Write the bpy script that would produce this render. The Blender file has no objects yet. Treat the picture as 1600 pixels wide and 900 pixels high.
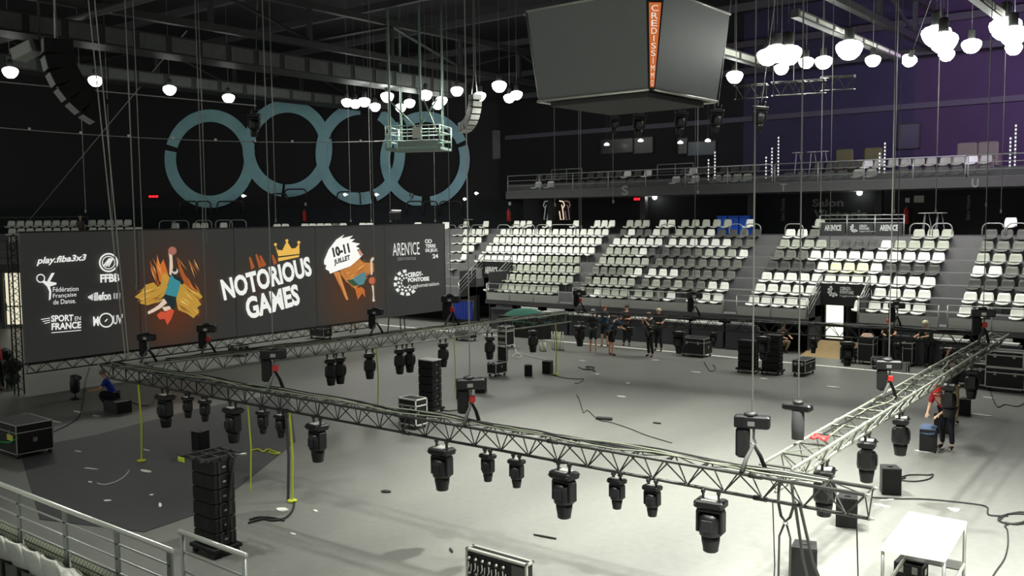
import bpy, bmesh, math, random
from mathutils import Vector, Matrix, Euler
random.seed(7)
sc = bpy.context.scene
PI = math.pi
# ---------------------------------------------------------------- camera
F = 1450.0; CAMH = 5.5
az = math.radians(38.55); roll = math.atan(.0107); pitch = math.atan(112.5*math.cos(roll)/F)
fw = Vector((-math.sin(az)*math.cos(pitch), math.cos(az)*math.cos(pitch), -math.sin(pitch)))
r0 = Vector((math.cos(az), math.sin(az), 0)); u0 = r0.cross(fw)
rt = r0*math.cos(roll)-u0*math.sin(roll); up = u0*math.cos(roll)+r0*math.sin(roll)
CAM = Vector((0, 0, CAMH))
cd = bpy.data.cameras.new('camera'); cam = bpy.data.objects.new('camera', cd); sc.collection.objects.link(cam)
M = Matrix((rt, up, -fw)).transposed().to_4x4(); M.translation = CAM
cam.matrix_world = M; cd.sensor_width = 36; cd.lens = F/1600*36; cd.clip_end = 300; cd.clip_start = .1
sc.camera = cam
# ---------------------------------------------------------------- world, exposure
WORLD = .42
w = bpy.data.worlds.new('world'); sc.world = w; w.use_nodes = True
w.node_tree.nodes['Background'].inputs[0].default_value = (.95, 1, .92, 1)
w.node_tree.nodes['Background'].inputs[1].default_value = WORLD
vs = sc.view_settings; vs.view_transform = 'Standard'; vs.look = 'None'; vs.gamma = 1; vs.use_curve_mapping = False
vs.exposure = 0.0
try:
    sc.cycles.use_denoising = True; sc.cycles.max_bounces = 6; sc.cycles.diffuse_bounces = 3
    sc.cycles.sample_clamp_indirect = 4; sc.cycles.use_light_tree = True
except Exception: pass
LAMP_W = 420.0          # light of one high-bay lamp
NEAR_W = 12500.0         # added unseen spots that brighten the near right of the floor

# ---------------------------------------------------------------- pixel -> place
def ray(x, y): return fw + rt*((x-800)/F) - up*((y-450)/F)
def onz(x, y, z=0):
    d = ray(x, y); return CAM + d*((z-CAMH)/d.z)
def ony(x, y, Y):
    d = ray(x, y); return CAM + d*(Y/d.y)
def onx(x, y, X):
    d = ray(x, y); return CAM + d*(X/d.x)
def at(x, y, Z): return CAM + ray(x, y)*Z
# ---------------------------------------------------------------- materials
def lin(v):
    v = v/255.0
    return v/12.92 if v <= .04045 else ((v+.055)/1.055)**2.4
def C3(r, g, b): return (lin(r), lin(g), lin(b), 1)
MATS = {}
def mat(name, rgb, rough=.6, metal=0, emit=0, noise=0, scale=8, spec=.5, alpha=1):
    if name in MATS: return MATS[name]
    m = bpy.data.materials.new(name); m.use_nodes = True; nt = m.node_tree; b = nt.nodes['Principled BSDF']
    c = C3(*rgb); b.inputs['Base Color'].default_value = c; b.inputs['Roughness'].default_value = rough
    b.inputs['Metallic'].default_value = metal; b.inputs['Specular IOR Level'].default_value = spec
    if alpha < 1: b.inputs['Alpha'].default_value = alpha
    if emit:
        b.inputs['Emission Color'].default_value = c; b.inputs['Emission Strength'].default_value = emit
        b.inputs['Base Color'].default_value = (0.02, .02, .02, 1)
    if noise:
        tc = nt.nodes.new('ShaderNodeTexCoord'); n = nt.nodes.new('ShaderNodeTexNoise'); n.inputs['Scale'].default_value = scale
        n.inputs['Detail'].default_value = 5
        mx = nt.nodes.new('ShaderNodeMix'); mx.data_type = 'RGBA'
        mx.inputs['A'].default_value = tuple(v*(1-noise) for v in c[:3])+(1,); mx.inputs['B'].default_value = tuple(min(1, v*(1+noise)) for v in c[:3])+(1,)
        nt.links.new(tc.outputs['Object'], n.inputs['Vector']); nt.links.new(n.outputs['Fac'], mx.inputs['Factor'])
        nt.links.new(mx.outputs['Result'], b.inputs['Base Color'])
    MATS[name] = m; return m
BLACK = mat('black_plastic', (15, 15, 17), .45)
BLACKM = mat('black_matt', (14, 14, 15), .8, noise=.2)
GREY = mat('grey_plastic', (88, 88, 84), .5)
STEEL = mat('galvanised_steel', (150, 155, 152), .35, .7, noise=.15, scale=20)
RAILM = mat('rail_steel', (158, 163, 158), .4, .5)
ALU = mat('aluminium', (168, 172, 165), .3, .75, noise=.12, scale=14)
TRUSS = mat('black_truss_paint', (48, 50, 46), .4, .3, noise=.3, scale=9)
TRUSSL = mat('worn_truss_aluminium', (158, 162, 148), .38, .5, noise=.25, scale=9)
WHITE = mat('white_plastic', (232, 234, 224), .45)
LIGHTG = mat('light_grey_plastic', (166, 172, 156), .45)
MIDG = mat('mid_grey_plastic', (106, 109, 99), .5)
DARKG = mat('dark_grey_plastic', (68, 69, 65), .5)
YELLOWP = mat('cream_plastic', (236, 238, 196), .45)
CASEB = mat('case_black_panel', (19, 19, 20), .55, noise=.2)
CASEA = mat('case_aluminium', (205, 208, 198), .35, .5)
WHITEB = mat('white_board', (238, 238, 226), .5)
YEL = mat('yellow_strap', (196, 205, 60), .7)
CABLE = mat('black_cable', (26, 27, 26), .55)
TRUSSB = mat('bracing_aluminium', (88, 92, 82), .45, .5)
CABLEG = mat('grey_green_cable', (124, 130, 112), .6, noise=.3, scale=30)
RED = mat('red_paint', (190, 40, 36), .5)
BLUE = mat('blue_plastic', (22, 82, 190), .5)
TAPE = mat('white_tape', (230, 230, 220), .6)
WIRE = mat('steel_wire', (134, 136, 131), .4, .6)
WHITEE = mat('screen_white', (240, 243, 240), emit=1.0)
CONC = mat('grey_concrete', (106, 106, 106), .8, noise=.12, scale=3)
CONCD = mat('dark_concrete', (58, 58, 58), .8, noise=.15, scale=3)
WALLD = mat('dark_wall', (26, 27, 28), .85, noise=.25, scale=2)
GLOW = mat('lamp_glow', (250, 255, 246), emit=14)
CREAM = mat('lit_room', (250, 250, 226), emit=1.6)
DARKSTEEL = mat('dark_steel', (66, 67, 66), .5, .4, noise=.2)
# ---------------------------------------------------------------- mesh builder
class MB:
    def __init__(s): s.v = []; s.f = []; s.m = []; s.smooth = []
    def add(s, vs, fs, mi=0, smooth=False):
        b = len(s.v); s.v += [tuple(v) for v in vs]
        for f in fs: s.f.append(tuple(b+i for i in f)); s.m.append(mi); s.smooth.append(smooth)
        return s
    def box(s, c, d, rot=None, mi=0, bev=0):
        hx, hy, hz = d[0]/2, d[1]/2, d[2]/2; c = Vector(c)
        R = rot if rot is not None else Matrix.Identity(3)
        if bev and min(hx, hy, hz) > bev:
            vs = []; fs = []
            for k, (z, e) in enumerate(((-hz, bev), (-hz+bev, 0), (hz-bev, 0), (hz, bev))):
                x, y = hx-e, hy-e
                for (a, b2) in ((-x, -y+bev), (-x+bev, -y), (x-bev, -y), (x, -y+bev), (x, y-bev), (x-bev, y), (-x+bev, y), (-x, y-bev)):
                    vs.append(c + R @ Vector((a, b2, z)))
            for k in range(3):
                for i in range(8): fs.append((k*8+i, k*8+(i+1) % 8, (k+1)*8+(i+1) % 8, (k+1)*8+i))
            fs.append(tuple(range(7, -1, -1))); fs.append(tuple(range(24, 32)))
            return s.add(vs, fs, mi)
        vs = [c + R @ Vector((x, y, z)) for x in (-hx, hx) for y in (-hy, hy) for z in (-hz, hz)]
        return s.add(vs, [(0, 1, 3, 2), (4, 6, 7, 5), (0, 4, 5, 1), (2, 3, 7, 6), (0, 2, 6, 4), (1, 5, 7, 3)], mi)
    def b2(s, lo, hi, mi=0, bev=0):
        return s.box([(lo[i]+hi[i])/2 for i in range(3)], [abs(hi[i]-lo[i]) for i in range(3)], None, mi, bev)
    def tube(s, pts, r, n=6, mi=0, cap=True):
        pts = [Vector(p) for p in pts]; vs = []; fs = []; prev = None
        rr = r if isinstance(r, (list, tuple)) else [r]*len(pts)
        for i, p in enumerate(pts):
            t = (pts[min(i+1, len(pts)-1)]-pts[max(i-1, 0)])
            if t.length < 1e-7: t = Vector((0, 0, 1))
            t.normalize()
            a = prev if prev is not None else (Vector((0, 0, 1)) if abs(t.z) < .9 else Vector((1, 0, 0)))
            x = (a - t*a.dot(t))
            if x.length < 1e-5: x = t.orthogonal()
            x.normalize(); prev = x; y = t.cross(x)
            for k in range(n):
                an = 2*PI*k/n; vs.append(p + (x*math.cos(an)+y*math.sin(an))*rr[i])
        for i in range(len(pts)-1):
            for k in range(n): fs.append((i*n+k, i*n+(k+1) % n, (i+1)*n+(k+1) % n, (i+1)*n+k))
        if cap: fs.append(tuple(range(n-1, -1, -1))); fs.append(tuple(range((len(pts)-1)*n, len(pts)*n)))
        return s.add(vs, fs, mi, n > 5)
    def lathe(s, prof, n=16, mi=0, c=(0, 0, 0), R=None, smooth=True, sy=1):
        vs = []; fs = []; c = Vector(c); R = R if R is not None else Matrix.Identity(3)
        for (r, z) in prof:
            for k in range(n): vs.append(c + R @ Vector((r*math.cos(2*PI*k/n), sy*r*math.sin(2*PI*k/n), z)))
        for i in range(len(prof)-1):
            for k in range(n): fs.append((i*n+k, i*n+(k+1) % n, (i+1)*n+(k+1) % n, (i+1)*n+k))
        fs.append(tuple(range(n-1, -1, -1))); fs.append(tuple(range((len(prof)-1)*n, len(prof)*n)))
        return s.add(vs, fs, mi, smooth)
    def prism(s, poly, z0, z1, fn=None, mi=0):
        fn = fn or (lambda x, y, z: (x, y, z)); n = len(poly)
        vs = [fn(x, y, z0) for x, y in poly]+[fn(x, y, z1) for x, y in poly]
        fs = [tuple(range(n-1, -1, -1)), tuple(range(n, 2*n))]+[(i, (i+1) % n, n+(i+1) % n, n+i) for i in range(n)]
        return s.add(vs, fs, mi)
    def mesh(s, name):
        me = bpy.data.meshes.new(name); me.from_pydata(s.v, [], s.f)
        me.polygons.foreach_set('material_index', s.m); me.polygons.foreach_set('use_smooth', s.smooth)
        me.update(); return me
    def build(s, name, mats, parent=None, loc=None, rz=0, fix=True):
        me = s.mesh(name)
        if fix:
            bm = bmesh.new(); bm.from_mesh(me); bmesh.ops.recalc_face_normals(bm, faces=bm.faces); bm.to_mesh(me); bm.free()
        for m in (mats if isinstance(mats, (list, tuple)) else [mats]): me.materials.append(m)
        o = bpy.data.objects.new(name, me); sc.collection.objects.link(o)
        if parent is not None: o.parent = parent
        if loc is not None: o.location = loc
        if rz: o.rotation_euler = (0, 0, rz)
        return o
def tag(o, label, cat, group=None, kind=None):
    o['label'] = label; o['category'] = cat
    if group: o['group'] = group
    if kind: o['kind'] = kind
    return o
def struct(o, label=None):
    o['kind'] = 'structure'
    if label: o['label'] = label
    return o
def thing(name, label, cat, loc=(0, 0, 0), rz=0, group=None):
    o = bpy.data.objects.new(name, None); sc.collection.objects.link(o); o.location = loc; o.rotation_euler = (0, 0, rz)
    o.empty_display_size = .1
    return tag(o, label, cat, group)
def dup(root, loc, rz=0, label=None, group=None, rot=None):
    r = root.copy(); sc.collection.objects.link(r); r.location = loc
    r.rotation_euler = rot if rot is not None else (0, 0, rz)
    if label: r['label'] = label
    if group: r['group'] = group
    def kids(a, b):
        for ch in list(a.children):
            if ch.name.startswith(('drop_', 'red_tag')): continue
            c = ch.copy(); sc.collection.objects.link(c); c.parent = b; kids(ch, c)
    kids(root, r)
    return r
used = set()
def place(proto, loc, rz=0, label=None, group=None, rot=None):
    """first call moves the prototype itself, later ones copy it"""
    if proto.name not in used:
        used.add(proto.name); proto.location = loc; proto.rotation_euler = rot if rot is not None else (0, 0, rz)
        if label: proto['label'] = label
        if group: proto['group'] = group
        return proto
    return dup(proto, loc, rz, label, group, rot)
# lettering: outlines of the built-in font laid into a parallelogram
_txt = {}
def text_pts(s, bold=.0):
    k = (s, bold)
    if k not in _txt:
        cu = bpy.data.curves.new('lettering', 'FONT'); cu.body = s; cu.offset = bold; cu.resolution_u = 3
        o = bpy.data.objects.new('lettering', cu); sc.collection.objects.link(o)
        dg = bpy.context.evaluated_depsgraph_get(); me = o.evaluated_get(dg).to_mesh()
        _txt[k] = ([tuple(v.co) for v in me.vertices], [tuple(p.vertices) for p in me.polygons])
        o.evaluated_get(dg).to_mesh_clear(); bpy.data.objects.remove(o); bpy.data.curves.remove(cu)
    return _txt[k]
def lettering(s, origin, right, top, material, parent, bold=.02, name='lettering', lift=None):
    """origin: lower left corner, right: lower right corner, top: upper left corner (world points)"""
    vs, fs = text_pts(s, bold); xs = [v[0] for v in vs]; ys = [v[1] for v in vs]
    x0, x1, y0, y1 = min(xs), max(xs), min(ys), max(ys); O = Vector(origin); a = Vector(right)-O; b = Vector(top)-O
    l = lift or Vector((0, 0, 0)); mb = MB()
    mb.add([O+a*((v[0]-x0)/(x1-x0))+b*((v[1]-y0)/(y1-y0))+l for v in vs], fs)
    P = parent.matrix_basis.inverted() if parent is not None else Matrix.Identity(4)
    mb.v = [tuple(P @ Vector(v)) for v in mb.v]
    return mb.build(name, material, parent, fix=False)

# ================================================================ FLOOR
FX0, FX1, FY0, FY1 = -70, 30, -6, 46
def floor_mat():
    m = bpy.data.materials.new('rubber_floor'); m.use_nodes = True; nt = m.node_tree; b = nt.nodes['Principled BSDF']
    N = nt.nodes.new; L = nt.links.new
    tc = N('ShaderNodeTexCoord'); n1 = N('ShaderNodeTexNoise'); n1.inputs['Scale'].default_value = .35; n1.inputs['Detail'].default_value = 6
    n2 = N('ShaderNodeTexNoise'); n2.inputs['Scale'].default_value = 7; n2.inputs['Detail'].default_value = 4
    mp = N('ShaderNodeMapping'); mp.inputs['Scale'].default_value = (1, .25, 1)
    L(tc.outputs['Object'], mp.inputs[0]); L(mp.outputs[0], n1.inputs['Vector']); L(tc.outputs['Object'], n2.inputs['Vector'])
    r = N('ShaderNodeValToRGB'); e = r.color_ramp.elements
    e[0].position = .3; e[0].color = C3(98, 99, 95); e[1].position = .72; e[1].color = C3(126, 127, 120)
    a = N('ShaderNodeMath'); a.operation = 'MULTIPLY_ADD'; a.inputs[1].default_value = .25; L(n2.outputs['Fac'], a.inputs[0])
    s = N('ShaderNodeMath'); s.operation = 'MULTIPLY'; s.inputs[1].default_value = .75; L(n1.outputs['Fac'], s.inputs[0]); L(s.outputs[0], a.inputs[2])
    L(a.outputs[0], r.inputs[0]); L(r.outputs[0], b.inputs['Base Color'])
    b.inputs['Roughness'].default_value = .42; b.inputs['Specular IOR Level'].default_value = .5
    rr = N('ShaderNodeMapRange'); rr.inputs['To Min'].default_value = .36; rr.inputs['To Max'].default_value = .52; L(n1.outputs['Fac'], rr.inputs[0]); L(rr.outputs[0], b.inputs['Roughness'])
    return m
fl = MB(); fl.b2((FX0, FY0, -.2), (FX1, FY1, 0)); struct(fl.build('floor', floor_mat()), 'grey rubber arena floor')
mt = MB(); p = [tuple(onz(x, y)[:2]) for x, y in ((30, 703), (150, 680), (300, 641), (452, 612), (462, 690), (330, 796), (225, 832), (62, 812))]
mt.prism(p, .002, .012); tag(mt.build('floor_mat', mat('dark_mat', (62, 62, 64), .6, noise=.2, scale=2)), 'large dark grey dance mat laid on the floor behind the foreground rail', 'mat')
ln = MB(); ln.b2((-44, 32.72, .003), (22, 32.9, .012)); tag(ln.build('boundary_line', TAPE), 'long white boundary line along the floor before the far stand', 'line')
# ================================================================ SHELL
BACKY = 43.2
purple = mat('dark_wall_violet_haze', (70, 54, 82), .8, noise=.25, scale=.6)  # violet haze and light put into the wall colour
navy = mat('dark_wall_navy_haze', (54, 50, 76), .8, noise=.25, scale=.6)  # weaker part of the violet haze, also put into the wall colour
b = MB(); b.b2((-33.5, BACKY, 0), (30, BACKY+.3, 6.43)); struct(b.build('wall_far', WALLD))
b = MB(); b.b2((-36.5, BACKY+1.6, 6.6), (-20.5, BACKY+1.9, 18)); struct(b.build('wall_far_upper', WALLD))
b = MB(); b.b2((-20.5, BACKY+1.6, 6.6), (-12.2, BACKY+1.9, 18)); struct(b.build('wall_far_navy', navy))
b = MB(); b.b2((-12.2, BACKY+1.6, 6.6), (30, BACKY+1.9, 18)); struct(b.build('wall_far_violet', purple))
b = MB(); b.b2((-36, BACKY+1.45, 10.15), (30, BACKY+1.6, 10.4)); struct(b.build('trim_1', mat('trim_grey', (84, 80, 92), .6)))
# wall with the rings: square to the camera's heading, behind the end stand
ex = Vector((math.cos(az), math.sin(az), 0)); ey = Vector((-math.sin(az), math.cos(az), 0))   # along wall / into wall
RW = 58.0
def RWp(s, d, z): return ex*s + ey*(RW+d) + Vector((0, 0, z))
def rwpix(x, y, d=0):
    dd = ray(x, y); t = (RW+d)/dd.dot(ey); P = CAM+dd*t; return P
def obox(mb, s0, s1, d0, d1, z0, z1, mi=0):
    vs = [RWp(s, d, z) for s in (s0, s1) for d in (d0, d1) for z in (z0, z1)]
    mb.add(vs, [(0, 1, 3, 2), (4, 6, 7, 5), (0, 4, 5, 1), (2, 3, 7, 6), (0, 2, 6, 4), (1, 5, 7, 3)], mi)
def ribbed_wall():
    mb = MB(); obox(mb, -46, 2.0, 0, .4, 0, 18)
    return mb
rm = mat('ribbed_black_cladding', (24, 25, 26), .7)
nt = rm.node_tree; wv = nt.nodes.new('ShaderNodeTexWave'); wv.inputs['Scale'].default_value = 1.4; tcn = nt.nodes.new('ShaderNodeTexCoord'); mpn = nt.nodes.new('ShaderNodeMapping'); mpn.inputs['Rotation'].default_value = (0, 0, -az)
nt.links.new(tcn.outputs['Object'], mpn.inputs[0]); nt.links.new(mpn.outputs[0], wv.inputs['Vector']); bp = nt.nodes.new('ShaderNodeBump'); bp.inputs['Strength'].default_value = .6
nt.links.new(wv.outputs['Color'], bp.inputs['Height']); nt.links.new(bp.outputs[0], nt.nodes['Principled BSDF'].inputs['Normal'])
struct(ribbed_wall().build('wall_end', rm))
b = MB(); b.add([(-37.5, 44.2, 0), (-33.2, BACKY+1.8, 0), (-33.2, BACKY+1.8, 18), (-37.5, 44.2, 18)], [(0, 1, 2, 3)])
b = MB(); b.b2((FX0-2, -6, 15.6), (FX1, 62, 15.9)); cm = mat('black_roof_deck', (30, 30, 32), .85, noise=.3, scale=1.5); struct(b.build('ceiling', cm))
b = MB(); b.b2((29.7, FY0, 0), (30, 46, 16)); struct(b.build('wall_right', CONCD))
# rings painted on the end wall
ringc = mat('ring_blue_grey', (170, 222, 240), .8, noise=.3, scale=.8); ringd = mat('ring_overlap_blue', (140, 176, 190), .8, noise=.3, scale=.8)
def ring(cx, cy, rx, ry, rin, segs, depth, name_label, m=ringc):
    mb = MB()
    for (a0, a1) in segs:
        n = max(4, int((a1-a0)/6)); vs = []
        for i in range(n+1):
            a = math.radians(a0+(a1-a0)*i/n)
            for k in (1, rin):
                P = rwpix(cx+rx*k*math.cos(a), cy-ry*k*math.sin(a), -depth); vs.append(P)
        m0 = len(vs); vs += [v+ey*.05 for v in vs]
        fs = [(2*i, 2*i+1, 2*i+3, 2*i+2) for i in range(n)]
        fs += [(m0+2*i, m0+2*i+2, m0+2*i+3, m0+2*i+1) for i in range(n)]
        fs += [(2*i, 2*i+2, m0+2*i+2, m0+2*i) for i in range(n)]+[(2*i+1, m0+2*i+1, m0+2*i+3, 2*i+3) for i in range(n)]
        mb.add(vs, fs)
    return tag(mb.build('wall_ring', m), name_label, 'wall graphic', 'blue rings on the end wall')
ring(328, 248, 71, 77, .75, [(170, 362), (8, 163)], .06, 'leftmost pale blue ring graphic on the dark end wall')
ring(449, 232, 70, 76, .74, [(172, 262), (266, 372), (14, 168)], .13, 'second pale blue ring from the left on the end wall')
ring(563, 240, 70, 80, .76, [(90, 285), (292, 360), (0, 60)], .20, 'third pale blue ring on the end wall, left of the hanging platform')
ring(664, 249, 70, 75, .78, [(-82, 18), (24, 120), (128, 265)], .27, 'rightmost pale blue ring on the end wall behind the hanging platform')
# low wall below the rings with curved dark hoops
b = MB(); obox(b, -46, 1.8, -1.0, -.5, 0, 6.2); struct(b.build('wall_end_lower', mat('teal_black_wall', (16, 22, 28), .8)))
hoop_i = 0
def hoop_mesh(w_, h_, r=.03, rr=.22):
    mb = MB(); pts = [(-w_/2, 0, 0), (-w_/2, 0, h_-rr)]
    for i in range(1, 7):
        a = PI-PI/2*i/6; pts.append((-w_/2+rr+rr*math.cos(a), 0, h_-rr+rr*math.sin(a)))
    for i in range(0, 7):
        a = PI/2-PI/2*i/6; pts.append((w_/2-rr+rr*math.cos(a), 0, h_-rr+rr*math.sin(a)))
    pts.append((w_/2, 0, 0)); mb.tube(pts, r, 6); return mb
for i, (x, y, wd) in enumerate([(295, 325, 1.1), (318, 325, .9), (360, 325, 1.6), (436, 313, 1.0), (462, 306, 1.3), (545, 310, 1.4), (648, 325, 1.0), (672, 325, .9), (704, 325, 1.3)]):
    P = rwpix(x, y, -1.25); mb = hoop_mesh(wd, .75, .045)
    for sx in (-wd/2, wd/2): mb.tube([(sx, 0, .02), (sx, .3, .02)], .035, 6)
    o = mb.build('wall_hoop', DARKSTEEL, None, P-Vector((0, 0, .35)), az)
    tag(o, ['dark curved hoop rail, %s along the wall under the rings' % q for q in ('first', 'second', 'third', 'fourth', 'fifth', 'sixth', 'seventh', 'eighth', 'ninth')][i]+' from the left', 'rail', 'dark hoops on the end wall')

# ================================================================ ROOF STEEL
def girder(X, Y0, Y1, z0, z1, bay, label, m=DARKSTEEL, r=.13):
    t = thing('roof_girder', label, 'girder', (X, Y0, z0), 0, 'steel roof girders')
    L = Y1-Y0; h = z1-z0
    mb = MB(); mb.b2((-r, 0, -r), (r, L, r)); mb.build('chord', m, t)
    mb = MB(); mb.b2((-r, 0, h-r), (r, L, h+r)); mb.build('chord', m, t)
    n = int(L/bay)
    for i in range(n+1):
        mb = MB(); mb.b2((-r*.7, i*bay-r*.6, r), (r*.7, i*bay+r*.6, h-r)); mb.build('post', m, t)
        if i < n:
            a = (0, i*bay, r) if i % 2 else (0, i*bay, h-r); c = (0, (i+1)*bay, h-r) if i % 2 else (0, (i+1)*bay, r)
            mb = MB(); mb.tube([a, c], r*.6, 4); mb.build('diagonal', m, t)
    return t
girder(-30.3, 2, 44, 12.55, 14.1, 4.6, 'deep dark steel roof girder running away above the wide screen')
girder(-44.0, 8, 41, 12.6, 14.4, 4.6, 'dark steel roof girder at the far left beyond the black speaker array')
girder(-11.0, 8, 43.4, 12.5, 14.1, 4.6, 'steel roof girder above the lamps over the right stand')
girder(2.0, 12, 43.4, 12.5, 14.1, 4.6, 'steel roof girder near the right edge of the picture')
def duct(X, Y0, Y1, z0, z1, w_, panels, label, m1, m2):
    t = thing('ventilation_duct', label, 'duct', (X, Y0, z0), 0, 'ventilation ducts under the roof')
    mb = MB(); mb.b2((0, 0, 0), (w_, Y1-Y0, z1-z0)); mb.build('casing', m1, t)
    s = (Y1-Y0)/panels
    for i in range(panels):
        mb = MB(); mb.b2((w_, i*s+.12, .07), (w_+.03, (i+1)*s-.12, z1-z0-.07)); mb.build('panel', m2, t)
    return t
DUCTM = mat('duct_grey', (54, 55, 54), .5, .3, noise=.2); PANM = mat('duct_panel', (92, 94, 92), .5, .2, noise=.3, scale=4)
duct(-40.3, 4, 38, 11.6, 12.15, 1.2, 24, 'long grey panelled duct above the row of left lamps', DUCTM, PANM)
duct(-31.4, 10, 34.5, 11.35, 12.0, 1.2, 20, 'grey panelled duct lit by lamps above the hanging platform', DUCTM, PANM)
duct(-11.3, 28, 38.5, 11.45, 11.7, .25, 7, 'slim pale duct running towards the right corner among bright lamps', PANM, WHITEB)
duct(-16.1, 32.8, 37.2, 11.45, 11.8, .25, 3, 'short pale duct beside the hanging scoreboard', PANM, WHITEB)
duct(-6.6, 24, 33, 11.5, 11.8, .25, 6, 'slim pale duct at the top right corner', PANM, WHITEB)
def pipe(a, c, r, label, m=GREY, cat='pipe'):
    a = Vector(a); c = Vector(c); mb = MB(); mb.tube([Vector((0, 0, 0)), c-a], r, 8)
    n = max(2, int((c-a).length/3))
    for i in range(n):
        p = (c-a)*((i+.5)/n); mb.tube([p, p+Vector((0, 0, 15.6-a.z))], .02, 4)
    return tag(mb.build('roof_pipe', m, None, a), label, cat, 'pipes under the roof')
P1 = onz(60, 46, 12.3); pipe((-42, P1.y, 12.3), (-13, P1.y, 12.3), .13, 'pale grey cross pipe above the black speaker array at top left')
for i, (yy, zz) in enumerate([(24, 14.6), (29, 14.6), (34, 14.6), (39, 14.4), (43.4, 13.6), (43.4, 12.3)]):
    mb = MB(); mb.b2((-50+i*3, yy-.12, zz), (28, yy+.12, zz+.3)); struct(mb.build('beam_%d' % (i+1), mat('purlin_grey_violet_haze', (70, 66, 74), .6)))  # beam grey tinted with the violet haze under the roof
# thin cables under the roof
def cable(pts, r, label, m=CABLE, cat='cable', name='cable', group=None, sag=0, n=8):
    if sag:
        a, c = Vector(pts[0]), Vector(pts[-1]); pts = [a.lerp(c, i/n)-Vector((0, 0, sag*4*(i/n)*(1-i/n))) for i in range(n+1)]
    o = Vector(pts[0]); mb = MB(); mb.tube([Vector(p)-o for p in pts], r, 5)
    return tag(mb.build(name, m, None, o), label, cat, group)
STRING = mat('grey_string', (170, 172, 168), .5)
a = at(-40, 196, 30); c = at(612, 220, 41)
t = thing('string_line', 'long thin suspended line with small clips from the left edge to the hanging platform', 'cable', a)
mb = MB(); pp = [(c-a)*(i/20)-Vector((0, 0, .25*4*(i/20)*(1-i/20))) for i in range(21)]; mb.tube(pp, .018, 5); mb.build('line', STRING, t)
for i in range(2, 20, 2):
    mb = MB(); mb.box(pp[i]+Vector((0, 0, .04)), (.09, .05, .09)); mb.build('clip', WHITE, t)
cable([at(-30, 125, 30), at(400, 165, 40)], .025, 'upper thin pale cable crossing behind the black speaker array', STRING)
cable([at(45, 345, 54), at(292, 48, 42)], .03, 'slanting steel cable rising from the upper left seats to the roof', WIRE)

# ================================================================ LAMPS
def lamp_proto():
    t = thing('high_bay_lamp', 'glowing high bay lamp', 'lamp', (0, 0, 0))
    mb = MB(); mb.lathe([(.10, .14), (.20, .11), (.26, .06), (.275, 0), (.25, -.08), (.2, -.17), (.12, -.24), (.03, -.26)], 20); mb.build('bell', GLOW, t)
    mb = MB(); mb.lathe([(.07, .42), (.1, .38), (.1, .18), (.12, .14)], 12); mb.tube([(0, 0, .42), (0, 0, .6)], .012, 5); mb.build('ballast_housing', DARKSTEEL, t)
    return t
LP = lamp_proto()
lamps = [(16,111),(149,125),(265,139),(357,152),(542,159),(555,161),(569,158),(586,166),(605,150),(626,167),(640,160),(665,147),(690,156),(684,163),(714,141),(750,149),(780,133),(807,147),(796,152),
 (1148,118),(1200,86),(1214,80),(1232,82),(1221,106),(1260,96),(1287,95),(1327,74),(1364,93),(1421,93),(1463,52),(1474,62),(1479,84),(1518,69),(1571,40),(1583,52),(1584,74)]
places = ['at the left edge of the picture', 'crossed by two hoist wires at left', 'left of the first ring top', 'just above the first ring', 'above the second ring, end of the bright row', 'in the cluster above the second ring', 'right of the cluster above the second ring', 'low in the row above the third ring', 'large one above the third ring', 'small low one above the third ring', 'small one left of the platform posts', 'large one above the platform', 'above the right end of the platform', 'just below its twin above the platform', 'small high one beside the hanging chain', 'above the curved white speaker array', 'large one left of the scoreboard', 'touching the scoreboard edge', 'just below the one touching the scoreboard',
 'alone right of the scoreboard', 'leftmost in the big cluster right of the scoreboard', 'top of the big right cluster', 'crossed by a wire in the big right cluster', 'small low one under the big right cluster', 'right end of the big cluster', 'next right of the big cluster', 'touching the slim pale duct', 'small one below the slim pale duct', 'tilted one below the end of the pale duct', 'big double lamp left half, upper right', 'big double lamp right half, upper right', 'small one under the double lamp', 'between the double lamp and the corner', 'largest in the top right corner', 'second in the top right corner', 'lowest in the top right corner']
big = {19: 1.2, 20: 1.5, 21: 1.5, 22: 1.55, 25: 1.15, 26: 1.6, 29: 1.7, 30: 1.55, 32: 1.15, 33: 1.75, 34: 1.5, 8: 1.1, 11: 1.1, 16: 1.15}  # oversized bells imitate the bloom of the brightest lamps
LOFF = {4: .25, 6: -.3, 13: .2, 20: .35, 22: -.35, 29: .3, 30: -.3, 33: .35}
for i, (x, y) in enumerate(lamps):
    z = 11.0+LOFF.get(i, 0); P = onz(x, y, z)
    o = place(LP, P, 0, 'white glowing high bay lamp '+places[i], 'high bay lamps under the roof')
    s = big.get(i, 1.0); o.scale = (s, s, s)
    if i == 28: o.rotation_euler = (.5, .5, 0)
    mb = MB(); mb.tube([(0, 0, .6), (0, 0, (15.58-z)/s)], .012/s, 4); mb.build('drop_rod', WIRE, o)
    ld = bpy.data.lights.new('lamp_light', 'SPOT'); ld.energy = LAMP_W*s; ld.spot_size = math.radians(150); ld.spot_blend = .6; ld.shadow_soft_size = .25
    ld.color = (1, 1, .94)
    lo = bpy.data.objects.new('lamp_light', ld); sc.collection.objects.link(lo); lo.location = P-Vector((0, 0, .32))
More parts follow.
